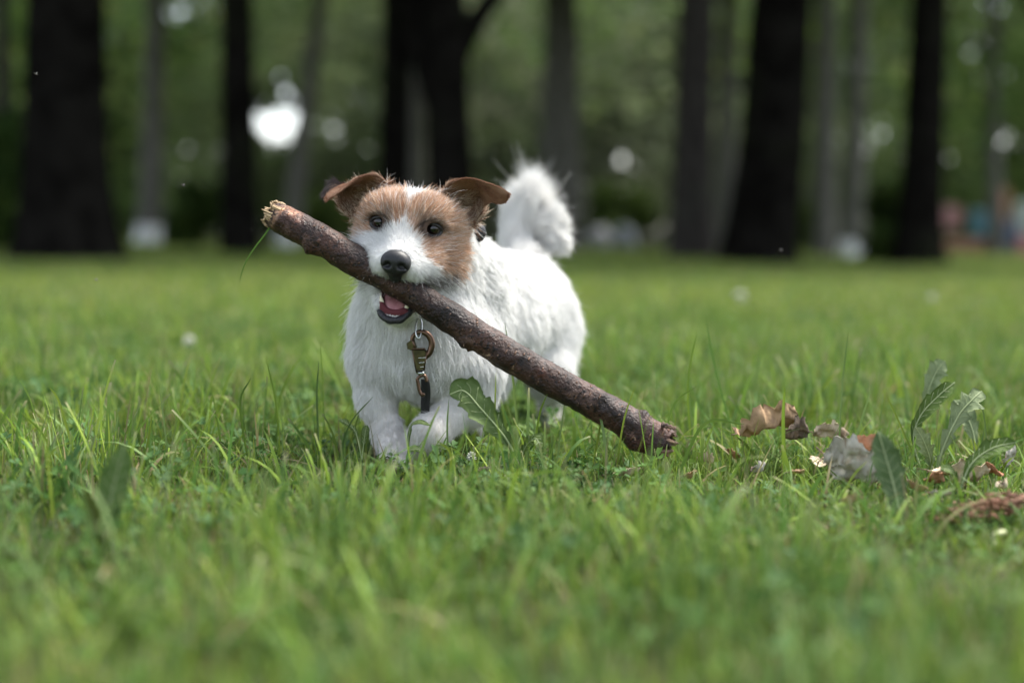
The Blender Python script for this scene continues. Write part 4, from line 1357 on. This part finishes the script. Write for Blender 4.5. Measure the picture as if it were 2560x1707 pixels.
# ------------------------------------------------------------------ collar and lead
M_BRONZE = mat("antique_bronze", (.13, .08, .055), .34, metal=1., noise=[(220, (.11, .07, .05), 3, .4, .65)])
M_OLIVE = mat("dark_bronze_face", (.085, .075, .035), .38, metal=1., noise=[(160, (.05, .045, .025), 3, .4, .65)])
M_STEEL = mat("worn_steel", (.50, .52, .50), .25, metal=1.)
M_STRAP = mat("black_webbing", (.014, .014, .016), .8, bump=(1800, .6, .0008))
M_BLACK = mat("black_plastic", (.012, .012, .014), .6)
HY = 1.632
P2 = lambda px, py, dy=0.: W(px, py, HY + dy)
collar = empty("dog_collar", W(1065, 690, 1.75), "black dog collar almost buried in white neck fur", "collar")
cc, cn = W(1080, 690, 1.745), unit(np.array([.25, .75, .62]))
e1 = unit(np.cross(cn, [0, 0, 1.0])); e2 = np.cross(cn, e1)
cp = np.array([cc + .054 * math.cos(a) * e1 + .048 * math.sin(a) * e2 for a in np.linspace(0, 2 * np.pi, 49)])
V, F = tube(cp, .0055, 8, cap=False)
mesh_obj("band", V, F, M_STRAP, collar)
V, F, _ = sphere_mesh(W(1193, 582, 1.722), np.array([.011, .008, .012]), np.eye(3), 20, 14)
mesh_obj("buckle", V, F, M_BLACK, collar)
def ring_path(c, rx, rz, n=33, tilt=0.):
    return np.array([c + np.array([rx * math.cos(a), tilt * math.sin(a), rz * math.sin(a)]) for a in np.linspace(0, 2 * np.pi, n)])
V, F = tube(ring_path(P2(1047, 820), .0035, .0115, tilt=.004), .0011, 8, cap=False)
mesh_obj("ring", V, F, M_STEEL, collar)

lead = empty("dog_lead", P2(1052, 1040, .06), "bronze snap hook on a black strap hanging at the dog's chest", "lead")
# hook: thick C that opens to the left
hc = P2(1053, 856)
px2 = lambda v: v / (FPX / HY)
pts = [(1035, 870), (1031, 858), (1032, 843), (1041, 833), (1055, 830), (1069, 836), (1078, 850), (1079, 866), (1073, 882), (1062, 892)]
V, F = tube(smooth_path(np.array([P2(a, b) for a, b in pts]), 40), np.interp(np.linspace(0, 1, 40), [0, .25, .6, 1], [px2(5), px2(5.5), px2(8), px2(8.5)]), 14)
mesh_obj("hook", V, F, M_BRONZE, lead)
def plate(poly, y0, th, m, name, parent, bev=.12):
    """bevelled plate from a pixel outline"""
    P = np.array([P2(a, b, y0) for a, b in poly])
    c = P.mean(0)
    n = len(P)
    back = P + [0, th, 0]
    front = P.copy(); inner = c + (P - c) * (1 - bev) - [0, th * .35, 0]
    V = np.vstack([back, front, inner])
    F = [tuple(range(n - 1, -1, -1))]
    for i in range(n):
        j = (i + 1) % n
        F.append((i, j, n + j, n + i)); F.append((n + i, n + j, 2 * n + j, 2 * n + i))
    F.append(tuple(2 * n + i for i in range(n)))
    return mesh_obj(name, V, F, m, parent, smooth=False)
body_h = plate([(1030, 872), (1062, 872), (1067, 880), (1064, 900), (1060, 925), (1042, 931), (1036, 905)], -.003, .008, M_OLIVE, "shank", lead)
for k, (xa, xb, yy) in enumerate(((1046, 1064, 895), (1047, 1061, 907), (1050, 1058, 918))):
    V, F = tube(np.array([P2(xa, yy, -.0064), P2((xa + xb) / 2, yy - .5, -.0070), P2(xb, yy - 1, -.0064)]), px2(1.3), 8)
    mesh_obj("groove_ridge", V, F, M_STEEL, body_h)
for a, b in (((1031, 873), (1042, 932)), ((1031, 872), (1063, 872)), ((1066, 880), (1060, 926))):
    V, F = tube(np.array([P2(*a, -.004), P2((a[0] + b[0]) / 2, (a[1] + b[1]) / 2, -.0046), P2(*b, -.004)]), px2(2.2), 8)
    mesh_obj("rim", V, F, M_BRONZE, body_h)
plate([(1016, 858), (1031, 848), (1036, 850), (1042, 868), (1036, 876), (1028, 876), (1018, 872)], -.001, .006, M_OLIVE, "thumb_latch", lead)
V, F = tube(np.array([P2(1031, 848, -.003), P2(1035, 862, -.0036), P2(1038, 876, -.003)]), px2(3), 8)
mesh_obj("gate", V, F, M_BRONZE, lead)
V, F, _ = sphere_mesh(P2(1051, 932), np.array([px2(11), px2(10), px2(6)]), np.eye(3))
mesh_obj("swivel", V, F, M_STEEL, lead)
for pts in ([(1043, 948), (1046, 962), (1049, 978), (1056, 988), (1060, 984)], [(1042, 950), (1048, 942), (1057, 938), (1064, 942), (1067, 955)]):
    V, F = tube(smooth_path(np.array([P2(a, b, .001) for a, b in pts]), 20), px2(4.5), 10)
    mesh_obj("swivel_eye", V, F, M_BRONZE, lead)
sp = smooth_path(np.array([P2(1062, 948, .004), P2(1064, 965, .008), P2(1064, 990, .022), P2(1063, 1015, .035), P2(1063, 1050, .06), P2(1066, 1075, .09)]), 24)
wv = np.interp(np.linspace(0, 1, 24), [0, .3, 1], [px2(10), px2(12), px2(11)])
V = np.vstack([sp + np.array([-1, 0, 0]) * wv[:, None], sp + np.array([0, -.002, 0]), sp + np.array([1, 0, 0]) * wv[:, None], sp + np.array([1, 0, 0]) * wv[:, None] + [0, .003, 0], sp + np.array([-1, 0, 0]) * wv[:, None] + [0, .003, 0]])
F = [(r * 24 + i, r * 24 + i + 1, ((r + 1) % 5) * 24 + i + 1, ((r + 1) % 5) * 24 + i) for r in range(5) for i in range(23)] + [tuple(r * 24 for r in range(5)), tuple(r * 24 + 23 for r in range(5))[::-1]]
mesh_obj("strap", V, F, M_STRAP, lead)
# ------------------------------------------------------------------ tall single blades among the lawn
def tall_blades():
    L = [((2098, 1110, 1.66), (2104, 980), (2121, 828), 2.6), ((1962, 1150, 1.58), (1958, 1050), (1962, 968), 5), ((2120, 1090, 1.66), (2160, 1030), (2184, 948), 2.4),
         ((800, 1090, 1.66), (792, 1000), (797, 902), 2.6), ((845, 1120, 1.60), (875, 1060), (933, 991), 2.6), ((812, 1030, 1.75), (806, 940), (800, 852), 2.2),
         ((1300, 1130, 1.66), (1284, 960), (1262, 806), 3.4), ((1330, 1120, 1.60), (1348, 1040), (1368, 985), 3), ((1312, 1140, 1.58), (1320, 1060), (1322, 980), 2.6),
         ((1250, 1170, 1.58), (1238, 1060), (1240, 930), 3), ((1125, 1170, 1.56), (1118, 1080), (1122, 998), 2.8), ((1110, 1230, 1.50), (1128, 1140), (1092, 1100), 4),
         ((1480, 1150, 1.60), (1500, 1060), (1478, 1035), 2.6), ((1540, 1160, 1.57), (1560, 1050), (1590, 960), 2.6), ((1650, 1160, 1.6), (1680, 1020), (1742, 965), 2.6),
         ((620, 1130, 1.62), (600, 1010), (627, 945), 3), ((560, 1150, 1.60), (540, 1040), (520, 1100), 2.8), ((190, 1130, 1.62), (150, 1010), (124, 968), 3.2),
         ((60, 1160, 1.60), (48, 1080), (58, 1030), 3), ((160, 1180, 1.55), (110, 1090), (52, 1030), 3.4), ((700, 1120, 1.64), (690, 1010), (664, 890), 2.4),
         ((1290, 1290, 1.36), (1330, 1190), (1450, 1180), 5), ((1690, 1180, 1.55), (1760, 1060), (1860, 1060), 4.5), ((2300, 1150, 1.62), (2250, 1060), (2215, 985), 2.6),
         ((1730, 1100, 1.75), (1720, 960), (1742, 830), 3), ((1840, 1080, 1.8), (1790, 930), (1765, 800), 3), ((2470, 1130, 1.65), (2460, 1040), (2440, 985), 2.6),
         ((350, 1180, 1.56), (372, 1090), (380, 1040), 3), ((520, 1060, 1.72), (530, 990), (545, 1062), 3), ((1010, 1240, 1.5), (980, 1180), (905, 1130), 4)]
    rg = np.random.default_rng(9)
    Vs, Fs, Cs, o = [], [], [], 0
    n = 12
    for (b, m, t, w) in L:
        Y = b[2]
        p0 = W(b[0], b[1], Y); p0[2] = max(min(p0[2], .03), 0) - .01
        p = smooth_path(np.array([p0, W(m[0], m[1], Y - .01), W(t[0], t[1], Y - .02)]), n)
        hw = w / (FPX / Y) * np.interp(np.linspace(0, 1, n), [0, .2, .8, 1], [.7, 1, .7, .15])
        sd = unit(np.cross(np.gradient(p, axis=0), np.array([.25 * rg.normal(), 1.0, 0])))
        V = np.stack([p - sd * hw[:, None], p - np.array([0, .0008, 0]), p + sd * hw[:, None]], 1).reshape(-1, 3)
        F = [(i * 3 + j, i * 3 + j + 1, i * 3 + j + 4, i * 3 + j + 3) for i in range(n - 1) for j in (0, 1)]
        Vs.append(V); Fs += [tuple(q + o for q in f) for f in F]; o += len(V)
        Cs.append(np.tile(GREENS[rg.integers(0, 5)] * rg.uniform(.7, 1.05), (len(V), 1)))
    g = mesh_obj("tall_grass", np.vstack(Vs), Fs, M_GRASS, None, col=np.vstack(Cs))
    tag(g, "taller single grass blades standing above the lawn", "grass", kind="stuff")
tall_blades()

# ------------------------------------------------------------------ dandelion leaves
M_WEED = mat("dandelion_leaf", attr="Cd", rough=.55, spec=.14, trans=.42, noise=[(70, (.075, .13, .035), 3, .5, .85, 'MIX')], bump=(160, .5, .002))
M_RIB = mat("leaf_midrib", (.30, .36, .17), .5, trans=.15)
def weed_leaf(parent, path, hw, col, nl=5, depth=.45, face=(0, -1, .6), fold=.25, seed=0, round_=False):
    rg = np.random.default_rng(seed)
    n = 64
    p = smooth_path(np.array(path), n)
    t = np.linspace(0, 1, n)
    T = unit(np.gradient(p, axis=0))
    f = unit(np.array(face, float))
    sd = unit(np.cross(T, f)); up = unit(np.cross(sd, T))
    up = np.where((up @ f)[:, None] < 0, -up, up)
    prof = np.interp(t, [0, .12, .3, .55, .75, .9, 1], [.06, .10, .45, .85, 1.0, .72, .04] if not round_ else [.08, .12, .6, .95, 1, .8, .05])
    cols = []
    offs = [-1, -.66, -.33, 0, .33, .66, 1]
    edge = {}
    for s in (-1, 1):
        ph = rg.uniform(0, .3)
        saw = 1 - ((t * nl + ph) % 1.0)                      # lobes that point back to the base
        edge[s] = prof * hw * (1 - depth * saw ** .8 * (t < .93)) * (1 + .08 * rg.normal(size=n) * .4)
    for k in offs:
        w = edge[-1] if k < 0 else edge[1]
        wav = .10 * np.sin(t * 21 + k * 3 + seed) * abs(k) ** 2 * hw
        cols.append(p + sd * (w * k)[:, None] + up * (fold * np.abs(w * k) + wav)[:, None])
    G = np.stack(cols, 1)
    V = G.reshape(-1, 3)
    m = len(offs)
    F = grid_faces(n, m)
    Vb = (G - up[:, None, :] * .0005).reshape(-1, 3)
    ring = [i * m for i in range(n)] + [(n - 1) * m + j for j in range(1, m)] + [i * m + m - 1 for i in range(n - 2, -1, -1)] + [j for j in range(m - 2, 0, -1)]
    rim = np.array([(a, b, b + n * m, a + n * m) for a, b in zip(ring, ring[1:] + ring[:1])])
    Cc = np.tile(col, (len(V) * 2, 1)) * (.85 + .3 * fbm(np.vstack([V, Vb]), 90, seed)[:, None])
    lf = mesh_obj("leaf", np.vstack([V, Vb]), np.vstack([F, F[:, ::-1] + n * m, rim[:, ::-1]]), M_WEED, parent, col=Cc)
    V, F = tube(p + up * .0006, hw * np.interp(t, [0, .3, 1], [.075, .055, .015]) + .0002, 6)
    mesh_obj("midrib", V, F, M_RIB, lf)
    nv = 7
    for k in range(nv):                                       # side veins
        i = int(n * (.30 + .60 * k / nv))
        for s in (-1, 1):
            j = min(i + 5, n - 1)
            q = np.array([p[i] + up[i] * .0004, p[i] * .5 + p[j] * .5 + sd[i] * s * edge[s][i] * .4 + up[i] * (fold * edge[s][i] * .4 + .0003), p[j] + sd[j] * s * edge[s][j] * .8 + up[j] * (fold * edge[s][j] * .8 + .0002)])
            V, F = tube(smooth_path(q, 6), .00025, 5)
            mesh_obj("vein", V, F, M_RIB, lf)
    return lf
LG, DG, PG = np.array([.15, .215, .055]), np.array([.11, .175, .040]), np.array([.27, .33, .17])
def plant(label, base, leaves, name="dandelion"):
    r = empty(name, base, label, "weed")
    for i, lf in enumerate(leaves):
        weed_leaf(r, [W(*q) for q in lf[0]], lf[1] / (FPX / lf[0][0][2]), lf[2], *lf[3:], seed=int(base[0] * 100) % 50 + i)
    return r
plant("toothed dandelion leaf arching up before the dog's raised foreleg", W(1290, 1165, 1.555),
      [([(1296, 1165, 1.56), (1272, 1110, 1.553), (1240, 1066, 1.545), (1200, 1020, 1.54), (1160, 978, 1.54), (1124, 986, 1.535)], 46, np.array([.135, .195, .065]), 6, .30, (.25, -1, .35), .12),
       ([(1300, 1168, 1.56), (1312, 1120, 1.55), (1338, 1096, 1.54), (1352, 1120, 1.53)], 20, LG, 5, .4, (.2, -1, .5), .2)])
plant("dandelion plant with pale toothed upright leaves on the right", W(2336, 1190, 1.60),
      [([(2336, 1192, 1.60), (2358, 1120, 1.60), (2396, 1040, 1.605), (2430, 1000, 1.61), (2454, 978, 1.62)], 40, PG * .95, 5, .62, (-.4, -1, .3), .12),
       ([(2326, 1190, 1.59), (2325, 1150, 1.585), (2310, 1105, 1.58), (2290, 1068, 1.58)], 27, PG, 5, .5, (-.2, -1, .3), .12),
       ([(2300, 1170, 1.64), (2282, 1100, 1.645), (2300, 1040, 1.65), (2345, 990, 1.66), (2386, 956, 1.67)], 26, DG, 4, .3, (.5, -1, .6), .3),
       ([(2440, 1140, 1.68), (2432, 1080, 1.69), (2410, 1030, 1.70), (2384, 1000, 1.71)], 34, PG, 4, .25, (0, -1, .3), .1),
       ([(2310, 1050, 1.74), (2318, 985, 1.74), (2340, 930, 1.745), (2362, 902, 1.75)], 30, PG, 5, .3, (.2, -1, .3), .1)])
plant("broad dandelion leaf standing before a crumpled grey leaf", W(2258, 1330, 1.36),
      [([(2262, 1345, 1.36), (2246, 1265, 1.37), (2225, 1180, 1.38), (2195, 1078, 1.39)], 46, np.array([.13, .19, .08]), 7, .28, (0, -1, .15), .10)])
plant("dark dandelion leaf reaching to the right edge", W(2400, 1230, 1.47),
      [([(2396, 1240, 1.47), (2425, 1165, 1.475), (2478, 1122, 1.48), (2540, 1106, 1.48)], 30, DG, 4, .35, (-.3, -1, .8), .3),
       ([(2400, 1240, 1.47), (2380, 1180, 1.46), (2350, 1172, 1.45)], 18, DG, 4, .4, (-.3, -1, .8), .3)])
plant("tall blurred plantain leaf standing in the left foreground", W(250, 1480, 1.10),
      [([(254, 1440, 1.20), (262, 1330, 1.205), (282, 1222, 1.21), (312, 1108, 1.215)], 40, np.array([.13, .21, .06]), 1, .0, (.5, -1, .1), .10, ),
       ([(246, 1440, 1.18), (240, 1370, 1.18), (232, 1285, 1.18), (210, 1225, 1.17)], 22, np.array([.14, .17, .03]), 1, .0, (-.3, -1, .2), .10)], name="plantain")
plant("small weed with pointed leaves beside the standing foreleg", W(905, 1150, 1.60),
      [([(905, 1150, 1.60), (890, 1085, 1.60), (868, 1060, 1.595), (846, 1050, 1.59)], 13, DG, 1, 0, (0, -.6, 1), .2), ([(905, 1150, 1.6), (912, 1090, 1.60), (918, 1062, 1.6)], 11, DG, 1, 0, (0, -.6, 1), .2)], name="weed")
plant("round-leaved weed between the dog's forelegs", W(1075, 1190, 1.58),
      [([(1070, 1190, 1.58), (1060, 1140, 1.575), (1042, 1124, 1.57), (1020, 1128, 1.56)], 17, DG * 1.1, 1, 0, (0, -.5, 1), .2, ), ([(1072, 1190, 1.58), (1080, 1140, 1.575), (1095, 1120, 1.57), (1116, 1124, 1.56)], 17, DG * 1.2, 1, 0, (0, -.5, 1), .2),
       ([(1020, 1150, 1.63), (1024, 1080, 1.63), (1040, 1056, 1.625), (1076, 1062, 1.62)], 10, DG, 1, 0, (0, -.5, 1), .2)], name="weed")

# ------------------------------------------------------------------ fallen leaves
M_DRY = mat("dry_leaf", attr="Cd", rough=.85, spec=.2, trans=.18, noise=[(60, (.24, .16, .10), 4, .5, .75)], bump=(130, .8, .003))
def dry_leaf(label, px, py, Y, lpx, wpx, col, rot, tilt, curl, seed, lift=.0):
    rg = np.random.default_rng(seed)
    k = FPX / Y
    L, Wd = lpx / k * 1.12, wpx / k * 1.12
    nu, nv = 22, 17
    u = np.linspace(0, 1, nu)[:, None]; v = np.linspace(-1, 1, nv)[None, :]
    half = Wd / 2 * np.sin(np.pi * np.clip(u, .02, .98)) ** .55 * (1 + .14 * np.sin(u * 19 + seed + 2 * np.sign(v)) + .09 * np.sin(u * 43 + 3 * v))
    X = (u - .5) * L + 0 * v
    a = v * curl
    yy = half * np.sin(a) / max(curl, .05)
    zz = half * (1 - np.cos(a)) / max(curl, .05) + .18 * L * (u - .5) ** 2
    P = np.stack([X, yy, zz], -1)
    P += (np.stack([fbm(P * 1.0 + seed, 60, seed + i) for i in range(3)], -1) - .5) * np.array([.008, .014, .024]) * L / .05
    P[..., 2] += (np.abs(fbm(P + 3.1, 110, seed + 7) - .5) * 2) * .010 * L / .05
    N = unit(np.cross(np.gradient(P, axis=0), np.gradient(P, axis=1)))
    A, B = P.reshape(-1, 3), (P - N * .0007).reshape(-1, 3)
    V = np.vstack([A, B])
    M = Matrix.Rotation(rot, 3, 'Z') @ Matrix.Rotation(tilt, 3, 'X') @ Matrix.Rotation(rg.uniform(-.3, .3), 3, 'Y')
    V = V @ np.array(M).T
    c = W(px, py, Y) + np.array([0, 0, .006])
    V = V + c
    F = grid_faces(nu, nv); m = nu * nv
    ring = [i * nv for i in range(nu)] + [(nu - 1) * nv + j for j in range(1, nv)] + [i * nv + nv - 1 for i in range(nu - 2, -1, -1)] + [j for j in range(nv - 2, 0, -1)]
    rim = np.array([(p, q, q + m, p + m) for p, q in zip(ring, ring[1:] + ring[:1])])
    root = empty("fallen_leaf", c, label, "leaf")
    C = np.tile(col, (2 * m, 1)) * (.7 + .6 * fbm(V, 70, seed)[:, None])
    mesh_obj("leaf_blade", V, np.vstack([F, F[:, ::-1] + m, rim[:, ::-1]]), M_DRY, root, col=C)
    mid = V[:m].reshape(nu, nv, 3)[:, nv // 2] + [0, 0, .0004]
    mid = np.vstack([mid[0] + (mid[0] - mid[3]) * 1.2, mid])
    V, F = tube(mid, .0007, 6)
    mesh_obj("leaf_stalk", V, F, M_WOODD, root)
    return root
BRN, BEI, GRY, RED = np.array([.42, .28, .16]), np.array([.58, .48, .34]), np.array([.46, .43, .37]), np.array([.42, .21, .12])
dry_leaf("curled brown fallen leaf with raised edges right of the stick's end", 1925, 1096, 1.64, 150, 120, BRN, .2, -.5, 1.5, 3)
dry_leaf("dark curled leaf rim beside the curled brown leaf", 1998, 1100, 1.63, 80, 70, np.array([.12, .09, .065]), .9, -.9, 1.2, 4)
dry_leaf("pale beige fallen leaf standing behind the tallest grass blade", 2075, 1096, 1.66, 80, 50, BEI, .5, -1.0, .8, 5)
dry_leaf("large crumpled grey leaf behind the broad dandelion leaf", 2130, 1190, 1.50, 150, 150, GRY, -.5, -.95, .7, 6)
dry_leaf("rusty leaf scrap topping the crumpled grey leaf", 2178, 1130, 1.53, 75, 50, RED, .3, -1.0, .7, 7)
dry_leaf("pale flat leaf under the pale dandelion plant", 2400, 1205, 1.53, 140, 80, BEI, .1, -.4, .6, 8)
dry_leaf("rusty little leaf below the dandelion plant", 2335, 1212, 1.51, 60, 45, RED, .8, -.5, .8, 9)
dry_leaf("grey leaf on edge close to the right picture border", 2530, 1160, 1.58, 60, 60, GRY * .9, 1.0, -1.1, .8, 10)
dry_leaf("small tan leaf low in the grass below the stick's lower end", 1724, 1202, 1.53, 44, 36, np.array([.42, .27, .15]), .4, -.5, .9, 11)
dry_leaf("beige leaf scraps under the stick's splintered end", 1560, 1195, 1.54, 70, 40, BEI * .9, .1, -.4, .8, 12)
dry_leaf("cream leaf chip lying in the left foreground grass", 434, 1350, 1.26, 66, 42, np.array([.52, .44, .26]), .5, -.6, .7, 13)
dry_leaf("tan leaf tucked into grass left of the dog", 428, 1068, 1.82, 44, 40, np.array([.42, .29, .17]), .8, -1.0, .6, 14)
dry_leaf("brownish leaf scrap in the grass below the dog's paws", 1045, 1275, 1.42, 70, 40, np.array([.30, .24, .15]), .4, -.4, .8, 15)
rgs = np.random.default_rng(88)
for k, (px, py, col, lab) in enumerate(((1765, 1165, BEI, "beige leaf scrap between the stick's end and the curled brown leaf"), (1830, 1150, RED, "rusty leaf scrap against the curled brown leaf"),
        (1900, 1185, GRY, "grey leaf scrap in grass below the curled brown leaf"), (1990, 1200, BRN, "brown leaf scrap left of the crumpled grey leaf"),
        (2045, 1170, BEI, "beige chip between the dark leaf rim and the crumpled grey leaf"), (2245, 1215, RED, "rusty scrap just right of the broad dandelion leaf"),
        (2290, 1235, BRN, "brown scrap low under the upright pale leaves"), (2350, 1250, GRY, "grey scrap above the matted reddish clump"),
        (2440, 1165, BEI, "beige scrap behind the dark dandelion leaf"), (2480, 1190, RED, "rusty scrap under the dark dandelion leaf"),
        (2505, 1225, BEI, "beige scrap between the dark leaf and the reddish clump"), (2130, 1265, BRN, "brown scrap below the crumpled grey leaf"))):
    Y = .262 * FPX / (py - 588)
    dry_leaf(lab, px, py, Y, rgs.uniform(34, 66), rgs.uniform(24, 46), col, rgs.uniform(-2, 2), rgs.uniform(-1.0, -.2), rgs.uniform(.5, 1.4), 100 + k)["group"] = "leaf scraps scattered right of the stick"
for k, (px, py) in enumerate(((300, 1205), (640, 1290), (960, 1345), (1500, 1265), (1210, 1190), (760, 1215))):
    Y = .265 * FPX / (py - 588)
    dry_leaf("small dry leaf scrap sunk in the lawn " + ["beside the tall plantain leaf", "well left of the dog", "in the blurred strip below the dog", "below the stick's lower half", "below the arching dandelion leaf", "left of the dog's standing paw"][k], px, py, Y, rgs.uniform(26, 48), rgs.uniform(18, 32), [BRN, BEI, RED][k % 3] * .9, rgs.uniform(-2, 2), rgs.uniform(-.8, -.2), rgs.uniform(.5, 1.2), 140 + k)["group"] = "leaf scraps sunk in the near lawn"
# reddish clump of dry rooty grass and a bent pale stem at the right
dc = empty("dry_grass_clump", W(2440, 1310, 1.36), "matted reddish brown clump of dry grass at the right", "grass clump")
rgd = np.random.default_rng(15)
M_STRAW = mat("dry_straw", (.26, .13, .075), .9, noise=[(50, (.16, .08, .05), 3, .4, .65)])
for k in range(90):
    c = np.array([rgd.uniform(2350, 2545), 0]); c[1] = 1300 - (c[0] - 2350) * .28 + rgd.normal(0, 13)
    Y = 1.37 + rgd.normal(0, .02)
    d = rgd.normal(0, 1, 2) * [26, 12]
    p = np.array([W(c[0] - d[0], c[1] - d[1], Y), W(c[0] + rgd.normal(0, 5), c[1] + rgd.normal(0, 6), Y + rgd.normal(0, .01)), W(c[0] + d[0], c[1] + d[1], Y)])
    V, F = tube(smooth_path(p, 6), rgd.uniform(.0006, .0016), 5)
    mesh_obj("straw", V, F, M_STRAW, dc)
ps = smooth_path(np.array([W(2510, 1330, 1.30), W(2490, 1335, 1.29), W(2484, 1352, 1.29), W(2500, 1372, 1.28), W(2530, 1380, 1.28)]), 16)
V, F = tube(ps, .0028, 8)
tag(mesh_obj("bent_stem", V, F, mat("pale_stem", (.38, .40, .20), .6), None), "bent pale green stem below the reddish dry clump", "stem")
p = smooth_path(np.array([W(-20, 1236, 1.50), W(60, 1246, 1.49), W(130, 1256, 1.48), W(192, 1272, 1.47)]), 24)
V, F = tube(p, np.linspace(.0075, .004, 24) * (1 + .15 * np.sin(np.arange(24) * 1.9)), 9)
tag(mesh_obj("twig", V, F, mat("pale_twig", (.34, .24, .17), .85, noise=[(60, (.2, .13, .09), 4, .4, .6)], bump=(300, .6, .002)), None), "pale brown twig lying in grass at the left edge", "twig")

# ------------------------------------------------------------------ white clover heads
M_PETAL = mat("clover_petal", (.58, .58, .48), .7, trans=.2)
M_STEMG = mat("flower_stem", (.10, .16, .04), .6)
def clover_flower(label, px, py, Y, r):
    c = W(px, py, Y)
    root = empty("clover_flower", (c[0], c[1], 0), label, "flower")
    rg = np.random.default_rng(int(px))
    V, F = tube(smooth_path(np.array([[c[0] + .005, c[1], -.01], [c[0] + .003, c[1], c[2] * .5], c]), 10), .0009, 6)
    mesh_obj("stem", V, F, M_STEMG, root)
    Pp = []
    for k in range(46):
        d = unit(rg.normal(0, 1, 3) + [0, 0, .35])
        a = c + d * r * .25; b = c + d * r * rg.uniform(.85, 1.1)
        V, F = tube(np.array([a, (a + b) / 2, b]), r * np.array([.10, .17, .05]), 5)
        Pp.append((V, F))
    V, F = join(Pp)
    mesh_obj("flower_head", V, F, M_PETAL, root)
clover_flower("tiny white flower in grass by the dog's raised paw", 1178, 1142, 1.60, .006)
clover_flower("blurred white clover head on the lawn left of the dog", 472, 853, 2.9, .013)
clover_flower("blurred white clover head on the far lawn right of the stick", 1850, 742, 4.6, .020)
clover_flower("blurred white clover head near the far right lawn", 2330, 745, 4.4, .013)

# ------------------------------------------------------------------ playground shapes and midges
def rbox(c, s, rot=0., bev=.18):
    x, y, z = np.array(s) / 2
    b = min(s) * bev
    V = []
    for zz, ins in ((-z, b), (-z + b, 0), (z - b, 0), (z, b)):
        for (sx, sy) in ((-1, -1), (1, -1), (1, 1), (-1, 1)):
            V += [(sx * (x - ins - (b if sx * sy > 0 else 0)), sy * (y - ins - (0 if sx * sy > 0 else b)), zz), (sx * (x - ins - (0 if sx * sy > 0 else b)), sy * (y - ins - (b if sx * sy > 0 else 0)), zz)]
    V = np.array(V)
    R = np.array([[math.cos(rot), -math.sin(rot), 0], [math.sin(rot), math.cos(rot), 0], [0, 0, 1]])
    F = [tuple(range(7, -1, -1)), tuple(range(24, 32))] + [(l * 8 + j, l * 8 + (j + 1) % 8, l * 8 + 8 + (j + 1) % 8, l * 8 + 8 + j) for l in range(3) for j in range(8)]
    return V @ R.T + c, F
YP = 34.0
pf = empty("playground_frame", (GX(2450, YP), YP, 0), "blurred playground frame with terracotta, teal and pink panels behind the right trunk", "playground")
def ppanel(name, x0, x1, y0, y1, colr, dy=0., th=.12):
    a, b = W(x0, y0, YP + dy), W(x1, y1, YP + dy)
    V, F = rbox((a + b) / 2, (abs(b[0] - a[0]), th, abs(a[2] - b[2])))
    mesh_obj(name, V, F, mat("painted_" + name, colr, .5, noise=[(4, tuple(np.array(colr) * .7), 3, .5, .7)]), pf, smooth=False)
ppanel("post", 2478, 2516, 470, 655, (.36, .15, .07))
ppanel("teal_panel", 2428, 2470, 525, 590, (.05, .16, .20), -.2)
ppanel("pink_panel", 2352, 2402, 515, 572, (.36, .17, .16), -.2)
ppanel("beam", 2350, 2500, 598, 640, (.27, .11, .06), .2)
ppanel("navy_panel", 2514, 2542, 548, 618, (.03, .06, .13), -.1)
ppanel("seat", 2546, 2585, 590, 640, (.45, .16, .15), -.1)
ppanel("pale_panel", 2540, 2580, 505, 585, (.40, .46, .40), .3)
def boulder(label, px, py, Y, r, seed, colr):
    c = W(px, py, Y)
    V, F, P = sphere_mesh(c, np.array(r), np.eye(3), 24, 16)
    V = c + (V - c) * (.75 + .5 * fbm(P, 1.6, seed))[:, None]
    o = mesh_obj("boulder", V, F, mat("pale_stone", colr, .9, noise=[(5, tuple(np.array(colr) * .7), 4, .45, .65)], bump=(12, .6, .03)), None)
    tag(o, label, "stone")
boulder("pale blurred stone on the lawn right of the dog's tail", 1500, 602, 33, (.30, .28, .36), 3, (.22, .22, .23))
boulder("bluish grey blurred stone beside the pale stone", 1562, 606, 34, (.26, .26, .40), 4, (.15, .165, .19))
M_MIDGE = mat("midge_body", (.10, .08, .07), .6)
M_WING = mat("midge_wing", (.5, .48, .46), .4, trans=.5)
def midge(label, px, py, Y):
    c = W(px, py, Y)
    r = empty("midge", c, label, "insect")
    V, F = tube(np.array([c + [-.0016, 0, .0006], c, c + [.002, 0, -.0008]]), [.0004, .0006, .0003], 6)
    mesh_obj("body", V, F, M_MIDGE, r)
    for s in (-1, 1):
        t = c + np.array([s * .0022 - .0004, -.001, .0022])
        q = np.array([c, c + (t - c) * .5 + [.0006, 0, -.0003], t, c + (t - c) * .5 + [-.0006, 0, .0003]])
        mesh_obj("wing", np.vstack([q, q + [0, .00008, 0]]), [(0, 1, 2, 3), (7, 6, 5, 4), (0, 4, 5, 1), (1, 5, 6, 2), (2, 6, 7, 3), (3, 7, 4, 0)], M_WING, r)
midge("tiny pale midge flying before the broad left trunk", 90, 186, 1.62)
midge("tiny midge flying before the pale trunk left of the stick", 458, 464, 1.60)
midge("tiny midge flying low over the lawn at the left", 240, 700, 1.58)
midge("tiny midge flying at the foot of the leaning black trunk", 1952, 626, 1.9)
